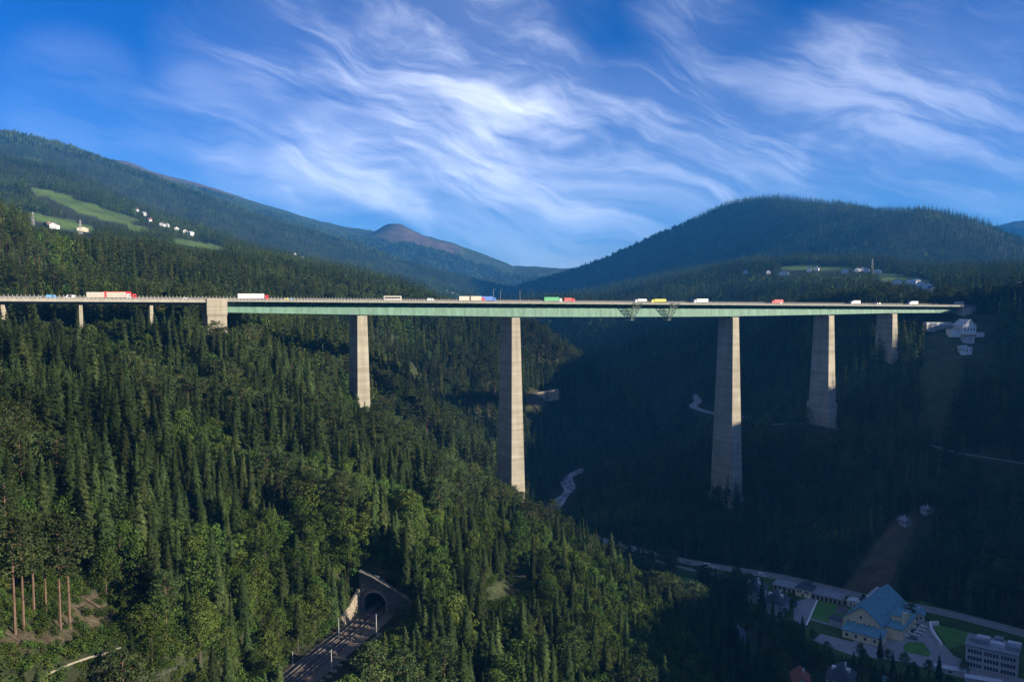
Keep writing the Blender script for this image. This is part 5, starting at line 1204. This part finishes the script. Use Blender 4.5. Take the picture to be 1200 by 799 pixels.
def house(label, x, y, z, rz, wx, wy, eave, ridge, wall, roof, hip=0.0, wins=3, floors=2, group=None, name='house', dormer=False, base=4.0, cat='house'):
    t = thing(name, label, cat, (x, y, z), rz, group)
    mb = MB(); walls(mb, -wx/2, wx/2, -wy/2, wy/2, -base, eave, None if hip else ridge - .02); w = mb.build('wall', WALLS[wall], t)
    mb = MB(); gable_roof(mb, -wx/2, wx/2, -wy/2, wy/2, eave, ridge, .7, hip); r = mb.build('roof', ROOFS[roof], t)
    mb = MB(); mb.box(wx * .12, wx * .12 + .8, wy * .1, wy * .1 + .8, eave, ridge + 1.0); mb.build('chimney', WALLS['white' if wall != 'white' else 'grey'], r)
    if dormer:
        for sg in (-1, 1): mb = MB(); mb.box(sg * wx * .27 - 1.0, sg * wx * .27 + 1.0, -1.0, 1.0, eave, eave + (ridge - eave) * .72); mb.build('dormer', WALLS['white'], r)
    for fl_ in range(floors):
        zz = .9 + fl_ * (eave - .4) / floors
        for k in range(wins):
            xx = -wx/2 + wx * (k + .5) / wins; yy = -wy/2 + wy * (k + .5) / wins
            window(w, xx, -wy/2, zz, 1.1, 1.5, 0, FRM); window(w, xx, wy/2, zz, 1.1, 1.5, 2, FRM); window(w, wx/2, yy, zz, 1.1, 1.5, 1, FRM); window(w, -wx/2, yy, zz, 1.1, 1.5, 3, FRM)
    mb = MB(); mb.box(-.6, .6, -wy/2 - .08, -wy/2 + .02, 0, 2.1); mb.build('door', WALLS['wood'], w)
    return t
# the yellow hall: broad mansard roof, low front wing, boiler block with chimneys
hx, hy = 199.5, 452.5; hrz = math.atan2(.655, .755) * -1
hall = thing('yellow_hall', 'large yellow hall with blue-green bent gable roof in the shaded valley village', 'hall', (hx, hy, VZ), hrz)
YW = WALLS['yellow']; TR = ROOFS['teal']; WX = 21.0; HL = 47.0
prof = [(-WX/2, 7.6), (-WX/2 + 2.6, 10.2), (-WX/2 + 6.2, 12.9), (0, 16.2), (WX/2 - 6.2, 12.9), (WX/2 - 2.6, 10.2), (WX/2, 7.6)]
mb = MB(); ring0 = [(-WX/2, 0, -2)] + [(x, 0, z) for x, z in prof] + [(WX/2, 0, -2)]; n = len(ring0); mb.add(ring0 + [(x, HL, z) for x, y, z in ring0], [tuple(reversed(range(n))), tuple(range(n, 2*n))] + [(i, (i+1) % n, n + (i+1) % n, n + i) for i in range(n)]); hw_ = mb.build('wall', YW, hall)
pr2 = [(-WX/2 - .7, 6.95)] + [(x, z + .25) for x, z in prof[1:-1]] + [(WX/2 + .7, 6.95)]; pr3 = [(x, z + .35) for x, z in pr2]
mb = MB(); rr_ = [(x, -.7, z) for x, z in pr2] + [(x, -.7, z) for x, z in reversed(pr3)]; n = len(rr_); mb.add(rr_ + [(x, HL + .7, z) for x, y, z in rr_], [tuple(reversed(range(n))), tuple(range(n, 2*n))] + [(i, (i+1) % n, n + (i+1) % n, n + i) for i in range(n)]); hr = mb.build('roof', TR, hall)
for k in range(5): mb = MB(); mb.box(-5.6, -3.8, 24 + k * 4.6, 26.2 + k * 4.6, 13.4, 14.6); mb.build('skylight', ROOFS['pale'], hr)
for x in (-7.5, -4.2, 1.5, 4.2, 7.0): window(hw_, x, 0, 5.6, 1.1, 1.5, 0, FRM)
window(hw_, -.5, 0, 9.3, 1.1, 1.7, 0, FRM); window(hw_, -7.5, 0, 1.2, 1.3, 2.2, 0, FRM)
mb = MB(); mb.box(-7.5, 13.5, -9.5, -.02, -2, 4.6); fw = mb.build('front_wing', YW, hall); mb = MB(); mb.add([(-8.1, -10.1, 4.4), (14.1, -10.1, 4.4), (14.1, -.02, 6.2), (-8.1, -.02, 6.2), (-8.1, -10.1, 4.75), (14.1, -10.1, 4.75), (14.1, -.02, 6.55), (-8.1, -.02, 6.55)], [(3,2,1,0),(4,5,6,7),(0,1,5,4),(1,2,6,5),(2,3,7,6),(3,0,4,7)]); mb.build('wing_roof', TR, fw)
for x in (-5, 0, 5, 10): window(fw, x, -9.5, 1.4, 1.3, 1.7, 0, FRM)
mb = MB(); mb.box(WX/2 + .02, WX/2 + 9.5, 6, 34, -2, 6.2); sw = mb.build('side_block', YW, hall); mb = MB(); mb.box(WX/2 + .03, WX/2 + 10, 5.4, 34.6, 6.2, 6.7); mb.build('flat_roof', TR, sw)
mb = MB(); mb.box(WX/2 + .02, WX/2 + 7.5, 17, 30, 6.71, 9.6); b2 = mb.build('upper_block', YW, sw); mb = MB(); mb.box(WX/2 + .03, WX/2 + 8, 16.6, 30.4, 9.6, 10); mb.build('upper_roof', TR, b2)
for k, y_ in enumerate((13.5, 16.2, 19.0)): mb = MB(); mb.box(WX/2 + 7.2, WX/2 + 8.6, y_, y_ + 1.3, 6.72, 13.5 - k * .8); mb.build('chimney', YW, sw)
for y_ in (9, 14, 19, 24, 29): window(sw, WX/2 + 9.5, y_, 2.2, 1.3, 1.7, 1, FRM)
mb = MB(); mb.box(-WX/2 - 8.5, -WX/2 - .02, 1.5, 8, -2, 4.2); lw = mb.build('left_annex', WALLS['grey'], hall); mb = MB(); mb.box(-WX/2 - 9, -WX/2 - .03, 1, 8.5, 4.2, 4.6); mb.build('annex_roof', ROOFS['slate'], lw)
x, y = flat(1074, 722, VZ); house('low shed with flat blue-green roof behind the yellow hall', x, y, VZ, hrz + .3, 8, 12, 3.6, 4.4, 'cream', 'teal', wins=2, floors=1, name='shed', cat='shed')
# the long low range with a square pavilion in its middle
ax, ay = flat(906, 690, VZ); bx_, by_ = flat(986, 709, VZ); lr = math.atan2(by_ - ay, bx_ - ax); Ln = math.hypot(bx_ - ax, by_ - ay)
rng_ = thing('long_range', 'long low arcaded building with square dark-roofed pavilion beside the road', 'building', (ax, ay, VZ), lr)
pc = Ln * .46
for a, b in ((0, pc - 5.0), (pc + 5.0, Ln)):
    mb = MB(); mb.box(a, b, 0, 7, -1, 3.6); w = mb.build('wing_wall', WALLS['cream'], rng_); mb = MB(); mb.add([(a - .4, -1.0, 3.5), (b + .4, -1.0, 3.5), (b + .4, 7.5, 4.9), (a - .4, 7.5, 4.9), (a - .4, -1.0, 3.8), (b + .4, -1.0, 3.8), (b + .4, 7.5, 5.2), (a - .4, 7.5, 5.2)], [(3,2,1,0),(4,5,6,7),(0,1,5,4),(1,2,6,5),(2,3,7,6),(3,0,4,7)]); mb.build('wing_roof', ROOFS['grey'], w)
    nb = int((b - a) / 2.6)
    for k in range(nb): window(w, a + (b - a) * (k + .5) / nb, 0, .3, 1.6, 2.3, 0, WALLS['wood'])
mb = MB(); mb.box(pc - 4.9, pc + 4.9, -1.6, 8, -1, 5.2); w = mb.build('pavilion_wall', WALLS['yellow'], rng_)
mb = MB(); mb.add([(pc - 5.7, -2.4, 5.2), (pc + 5.7, -2.4, 5.2), (pc + 5.7, 8.8, 5.2), (pc - 5.7, 8.8, 5.2), (pc - 1, 3.2, 9.4), (pc + 1, 3.2, 9.4)], [(3, 2, 1, 0), (0, 1, 5, 4), (1, 2, 5), (2, 3, 4, 5), (3, 0, 4)]); mb.build('pavilion_roof', ROOFS['slate'], rng_)
for x in (-3.2, -1.6, 1.6, 3.2): window(w, pc + x, -1.6, 2.6, 1.0, 1.5, 0, FRM)
mb = MB(); mb.box(pc - .7, pc + .7, -1.66, -1.58, 0, 2.4); mb.build('door', WALLS['wood'], w)
x, y = flat(1003, 710, VZ); house('small pale shed at the right end of the long low range', x, y, VZ, lr, 9, 6, 3.4, 4.2, 'white', 'pale', wins=2, floors=1, name='shed', cat='shed')
x, y = flat(1026, 714, VZ); house('dark low shed between the pale shed and the yellow hall', x, y, VZ, lr, 10, 6, 3.2, 4.2, 'grey', 'slate', wins=2, floors=1, name='shed', cat='shed')
# houses
def vh(px, py, *a, **k):
    lab = a[0]; x, y = flat(px, py, VZ); return house(lab, x, y, VZ, *a[1:], **k)
vh(884, 702, 'tall grey-white house with dark hipped roof, left of its pair', -.60, 12, 13, 8.2, 13.2, 'grey', 'slate', hip=3.5, dormer=True, group='pair of old houses')
vh(909, 716, 'grey-white house with dark hipped roof, right of its pair', -.60, 13, 13, 7.6, 12.6, 'grey', 'slate', hip=3.5, dormer=True, group='pair of old houses')
vh(860, 757, 'ochre house with dark roof half hidden by trees', -.3, 11, 14, 6.5, 11.5, 'ochre', 'slate', hip=3.0)
vh(938, 812, 'house with rust-red roof cut by the bottom edge', -.25, 8, 12, 7.5, 11.0, 'cream', 'red')
vh(985, 806, 'house with dark blue-grey hipped roof near the bottom edge', -.5, 12, 13, 7.0, 12.0, 'cream', 'slate', hip=3.5, dormer=True)
x, y = flat(1036, 808, VZ); house('low teal-roofed shed at the bottom edge below the hall', x, y, VZ, -.4, 8, 8, 3.5, 5.0, 'grey', 'teal', wins=2, floors=1, name='shed', cat='shed')
for px, py, L_, lab in ((1113, 788, 14, 'left of two long white flat-roofed sheds at the bottom right'), (1152, 801, 16, 'right of two long white flat-roofed sheds at the bottom right')):
    x, y = flat(px, py, VZ); t = thing('flat_shed', lab, 'shed', (x, y, VZ), -.42, 'white flat sheds'); mb = MB(); mb.box(-L_/2, L_/2, -2, 2, 0, 2.6); w = mb.build('wall', WALLS['grey'], t); mb = MB(); mb.box(-L_/2 - .3, L_/2 + .3, -2.4, 2.4, 2.61, 2.85); mb.build('roof', ROOFS['pale'], t); window(w, 0, -2, .8, 1.4, 1.1, 0, FRM)
# office block at the right
ox, oy = flat(1131, 781, VZ); qx, qy = flat(1192, 795, VZ); oa = math.atan2(qy - oy, qx - ox); OW = math.hypot(qx - ox, qy - oy)
off_ = thing('office_block', 'grey three-storey office block with rooftop machinery at the lower right', 'building', (ox, oy, VZ), oa); mb = MB(); mb.box(0, OW, 0, 16, -2, 11.5); ow = mb.build('wall', WALLS['grey'], off_)
mb = MB(); mb.box(-.5, OW + .5, -.5, 16.5, 11.51, 12.3); orf = mb.build('roof', ROOFS['grey'], off_)
for f_ in range(3):
    for k in range(3):
        x0 = .8 + k * (OW - .8) / 3; wdt = (OW - .8) / 3 - .8
        nwin = 5
        for q in range(nwin): window(ow, x0 + wdt * (q + .5) / nwin, 0, 1.0 + f_ * 3.6, wdt / nwin - .3, 2.0, 0, WALLS['grey'])
    mb = MB(); mb.box(-.12, OW + .12, -.14, -.02, 3.7 + f_ * 3.6, 4.1 + f_ * 3.6); mb.build('floor_band', WALLS['grey'], ow)
for y_ in (3, 8, 13):
    for f_ in range(3): window(ow, 0, y_, 1.0 + f_ * 3.6, 1.8, 1.8, 3, FRM)
for k, (x0, x1, y0, y1, h) in enumerate(((3, 9, 4, 8, 2.2), (10.5, 17, 4.5, 9, 1.6), (18.5, 24, 4, 9, 1.8), (4, 10, 10, 14, 1.5), (12, 16, 10.5, 14, 2.6), (18, 24, 11, 14.5, 1.4), (1, 2.4, 6, 12, 1.2))):
    mb = MB(); mb.box(x0, x1, y0, y1, 12.31, 12.3 + h); mb.box(x0 + .5, x1 - .5, y0 + .5, y1 - .5, 12.3 + h, 12.5 + h); mb.build('roof_unit', ROOFS['pale' if k % 2 else 'grey'], orf)
# garden wall, parked cars
gw = thing('garden_wall', 'white angled garden wall on the lawn right of the hall', 'wall'); q = [flat(*p, VZ) for p in ((1100, 732), (1090, 732), (1091, 740), (1103, 757))]
for a, b in zip(q[:-1], q[1:]):
    mb = MB(); d = Vector((b[0] - a[0], b[1] - a[1], 0)); n_ = Vector((d.y, -d.x, 0)).normalized() * .5; A, B = Vector((*a, VZ)), Vector((*b, VZ)); mb.hull([A - n_, B - n_, B + n_, A + n_], [p + Vector((0, 0, 2.2)) for p in (A - n_, B - n_, B + n_, A + n_)]); mb.build('wall_section', WHITE, gw)
rr = 0; PC = ['white', 'dark', 'silver', 'white', 'black', 'white', 'silver', 'white', 'dark', 'white']
for k in range(10):
    i, j = k // 2, k % 2; px = 1064.5 + i * 2.9 + j * 5.4 ; py = 747 - i * 3.4 + j * 1.6; x, y = flat(px, py, VZ)
    car('%s car parked beside the yellow hall, %s row, %s from the hall\'s far end' % (PC[k], ('inner', 'outer')[j], ('fifth', 'fourth', 'third', 'second', 'first')[i]), (x, y, VZ + .07), hrz + .15, PC[k], 'cars parked beside the hall')
for px, py, col, van, lab in ((829, 664.5, 'white', True, 'white van on the valley road near the meadow'), (838, 666, 'silver', False, 'silver car behind the white van on the valley road'), (893, 675, 'white', True, 'white van on the valley road above the old houses'), (806, 660.5, 'dark', False, 'dark car on the valley road near the wood edge'), (932, 707, 'skyblue', False, 'pale blue car in the garden by the long low range'), (928, 703, 'white', False, 'white car in the garden by the long low range')):
    x, y = flat(px, py, 9.8 if py < 690 else VZ); car(lab, (x, y, (Hs(x, y)) + .12), lr, col, 'cars on the valley road' if py < 690 else 'cars in the garden', van)
# house by the clearing on the shaded slope
for px, py, wx, wy, eave, ridge, wall, roof, lab in ((1060, 614, 5, 6.5, 3.0, 4.8, 'grey', 'grey', 'small pale house at the top of the brown clearing'), (1086, 600, 6.5, 5, 2.8, 4.2, 'grey', 'grey', 'pale hut on the dark slope right of the clearing')):
    a = ground_at(px, py); house(lab, a[0], a[1], a[2], .3, wx, wy, eave, ridge, wall, roof, wins=2)
# chapel house by the right abutment
Yc = 735.0; cx, _, cz = at(1136, 392, Yc); zb = at(1136, 403, Yc)[2]; ch = thing('chapel', 'white gabled chapel on a tall plinth below the right bridge end', 'chapel', (cx, Yc, cz), .12)
mb = MB(); walls(mb, -6.6, 6.6, 0, 14, 0, 8.2, 13.6); cw_ = mb.build('wall', WALLS['white'], ch); mb = MB(); gable_roof(mb, -6.6, 6.6, 0, 14, 8.2, 13.62, .7); mb.build('roof', ROOFS['pale'], ch)
for x in (-4.4, -1.5, 1.5, 4.4): window(cw_, x, 0, 3.6, 1.0, 2.4, 0, WALLS['grey'])
window(cw_, 0, 0, 9.0, .9, 1.2, 0, WALLS['grey'])
mb = MB(); mb.hull([(-5.6, .6, -12), (5.0, .6, -12), (5.0, 10, -12), (-5.6, 10, -12)], [(-6.4, .6, -.02), (6.4, .6, -.02), (6.4, 10, -.02), (-6.4, 10, -.02)]); mb.build('plinth', concrete_mat('chapel_plinth', (.50, .48, .45)), ch); mb = MB(); mb.box(-6.9, 6.9, -.25, .55, -1.1, .25); mb.build('cornice', WALLS['ochre'], ch)
for x0, x1, z1, nm in ((-16, -6.62, 4.6, 'left_wing'), (6.62, 17, 1.8, 'right_wing')): mb = MB(); mb.box(x0, x1, 3, 10, -2.5, z1); w = mb.build(nm, WALLS['white'], ch); mb = MB(); mb.box(x0 - .3, x1 + .3, 2.6, 10.4, z1 + .01, z1 + .4); mb.build('wing_roof', ROOFS['grey'], w)
gx, gy, gz = at(1130.5, 412, 722); house('small pale pavilion just below the white chapel', gx, gy, gz, .1, 10, 6, 4.4, 5.2, 'white', 'pale', wins=3, floors=1, base=20, name='pavilion', cat='pavilion')
tw = thing('terrace_wall', 'long pale terrace wall under the right end of the bridge', 'wall'); 
a, b = Vector(at(1086, 381, 745)), Vector(at(1116, 381, 752)); mb = MB(); mb.hull([a, b, b + Vector((0, 6, 0)), a + Vector((0, 6, 0))], [p + Vector((0, 0, 2.6)) for p in (a, b, b + Vector((0, 6, 0)), a + Vector((0, 6, 0)))]); mb.build('terrace', WALLS['grey'], tw); mb = MB(); mb.hull([a - Vector((0, 0, 6)), b - Vector((0, 0, 6)), b + Vector((0, 5, -6)), a + Vector((0, 5, -6))], [p + Vector((0, .2, -.02)) for p in (a, b, b + Vector((0, 5, 0)), a + Vector((0, 5, 0)))]); mb.build('footing', concrete_mat('terrace_footing', (.3, .28, .26)), tw)
# retaining wall on the spur
wa = [Vector(at(*p)) for p in ((616, 463, 882), (630, 461, 884), (645, 459, 890), (655, 457, 896))]
rw = thing('retaining_wall', 'tan retaining wall in the sunlit wood right of the second tall pier', 'wall')
for a, b in zip(wa[:-1], wa[1:]): mb = MB(); up = Vector((0, 0, 0)); mb.hull([a + Vector((0, -2, -10)), b + Vector((0, -2, -10)), b + Vector((0, 3, -10)), a + Vector((0, 3, -10))], [a, b, b + Vector((0, 3, 0)), a + Vector((0, 3, 0))]); mb.build('wall_section', mat('wall_tan', (.30, .22, .14), .95, .2, .15), rw)
mb = MB()
for a, b in zip(wa[:-1], wa[1:]): mb.hull([a + Vector((0, -.5, 0.02)), b + Vector((0, -.5, 0.02)), b + Vector((0, .6, 0.02)), a + Vector((0, .6, 0.02))], [a + Vector((0, -.5, 1.4)), b + Vector((0, -.5, 1.4)), b + Vector((0, .6, 1.4)), a + Vector((0, .6, 1.4))])
mb.build('parapet', CONC2, rw)
# far hamlets: every house its own
ORD = ['leftmost', 'second', 'third', 'fourth', 'fifth', 'sixth', 'seventh', 'eighth', 'ninth', 'tenth', 'eleventh', 'twelfth']
FLAB = [('white chalet with brown roof below the lower left meadow', 'L'), ('dark wooden barn beside the white chalet', 'L'), ('long cream farm building right of the white chalet', 'L')]
FLAB += [('%s house from the left in the hamlet along the left mountain foot' % ORD[k], 'L') for k in range(8)] + [('%s of two far white houses above the left woods' % q, 'L') for q in ('left', 'right')]
FLAB += [('%s white house from the left on the right plateau' % ORD[k], 'R') for k in (0, 2, 1, 3, 4, 6, 7, 8, 9, 5, 10, 11)] + [('%s of three white houses at the right end of the plateau meadow' % q, 'R') for q in ('left', 'middle', 'right')] + [('single pale hut on the dark hill at the right edge', None)]
FLAB += [('%s house from the left on the sunlit far shoulder above the coach' % ORD[k], 'S') for k in range(5)] + [('pale house below the plateau near the right woods', 'R')]
GN = {'L': 'houses on the left terrace', 'R': 'houses on the right plateau', 'S': 'houses on the far shoulder', None: None}
for (px, py, wx, wy, ev, rd, wl_, rf), p_, (lab, gk) in zip(FARH, FAR_AT, FLAB):
    house(lab, p_[0], p_[1], p_[2], (px * .37) % 1.2 - .6, wx, wy, ev, rd, wl_, rf, wins=2, floors=1, group=GN[gk], base=5.0)
# lattice masts
for px, py, Y, h_, lab in ((1022, 322, 1620, 30, 'lattice transmission tower among the plateau houses'), (38, 242, 1350, 30, 'steel power pylon beside the upper left meadow'), (94, 262, 1350, 26, 'second steel power pylon right of the first, by the left meadows')):
    x, y, z = at(px, py, Y); z = min(z, Hs(x, y)); t = thing('lattice_tower', lab, 'tower', (x, y, z - 2)); w0 = 2.6
    mb = MB()
    for sx, sy in ((-1, -1), (1, -1), (1, 1), (-1, 1)): mb.bar((sx * w0, sy * w0, 0), (sx * .4, sy * .4, h_ + 4), .22)
    for k in range(9):
        f0, f1 = k / 9, (k + 1) / 9; a = w0 + (.4 - w0) * f0; b = w0 + (.4 - w0) * f1; z0, z1 = f0 * (h_ + 4), f1 * (h_ + 4)
        for (p, q) in (((-1, -1), (1, -1)), ((1, -1), (1, 1)), ((1, 1), (-1, 1)), ((-1, 1), (-1, -1))): mb.bar((p[0] * a, p[1] * a, z0), (q[0] * b, q[1] * b, z1), .12); mb.bar((q[0] * a, q[1] * a, z0), (p[0] * b, p[1] * b, z1), .12)
    mb.build('frame', RAILM, t)
    for z_ in ((.62, .76, .9) if px != 1022 else (.7, .85)): mb = MB(); mb.bar((-4.5 if px != 1022 else -1.6, 0, (h_ + 4) * z_), (4.5 if px != 1022 else 1.6, 0, (h_ + 4) * z_), .25); mb.build('cross_arm', RAILM, t)

# trees among the village houses
VT = [(852,706,0),(846,694,2),(868,716,2),(893,726,2),(905,730,0),(919,727,2),(929,716,2),(928,708,2),(866,683,0),(842,722,2),(876,738,2),(893,747,0),(905,757,2),(918,766,2),(931,771,0),(944,774,2),(957,777,2),(969,768,2),(900,777,2),(913,792,0),(873,772,2),(850,772,2),(838,745,0),(1018,786,2),(1012,778,2),(1046,792,0),(1071,793,2),(1031,775,0),(1040,777,2),(962,797,2),(952,752,2),(940,748,0),(925,742,2),(936,757,2),(1008,770,2),(1060,781,2),(1088,790,2),(1100,797,0),(890,765,0),(920,780,2),(862,764,2),(975,785,2),(1000,790,0),(835,700,2),(826,690,0),(1022,715,2),(1012,712,2),(1130,790,2),(880,795,2),(845,785,0),(860,795,2),(905,799,2)]
for k, (px, py, kd) in enumerate(VT):
    x, y = flat(px, py, VZ); tm, cm = PAIRS[kd][k % len(PAIRS[kd])]; hh = (13 + (k * 7) % 6) if kd == 0 else (8 + (k * 5) % 5)
    w_ = 'in the gardens of the paired old houses' if px < 935 and py < 735 else ('below the hall\'s forecourt at the bottom edge' if px > 990 else 'in the dark belt between old houses and bottom edge')
    o = thing(NAMES[kd], ('slim dark spruce ' if kd == 0 else 'shaded garden tree ') + w_, CATS[kd], (x, y, Hs(x, y) - .1), k * 1.3, ('spruces ' if kd == 0 else 'garden trees ') + w_.split(' ')[-1]); o.scale = (hh / BASE_H[kd] * (1.2 if kd == 2 else 1),) * 2 + (hh / BASE_H[kd],); link('trunk', tm, o); link('crown', cm, o)

# ------------------------------------------------------------------ haze over the valley
def build_haze():
    m = bpy.data.materials.new('haze'); m.use_nodes = True; N, L = m.node_tree.nodes, m.node_tree.links
    for n in list(N): N.remove(n)
    v = N.new('ShaderNodeVolumePrincipled'); v.inputs['Color'].default_value = HAZE_COL; v.inputs['Density'].default_value = HAZE_D
    v.inputs['Anisotropy'].default_value = 0.0
    o = N.new('ShaderNodeOutputMaterial'); L.new(v.outputs[0], o.inputs['Volume'])
    mb = MB(); mb.box(-14800, 14800, -14800, 14800, 0.8 + min(0, float(GZ.min())) - 1.5, float(GZ.max()) + 60)
    h = mb.build('haze', m); tag(h, kind='stuff'); return h
HAZE_COL = (0.05, 0.36, 1.0, 1); HAZE_D = 6.5e-5
build_haze()
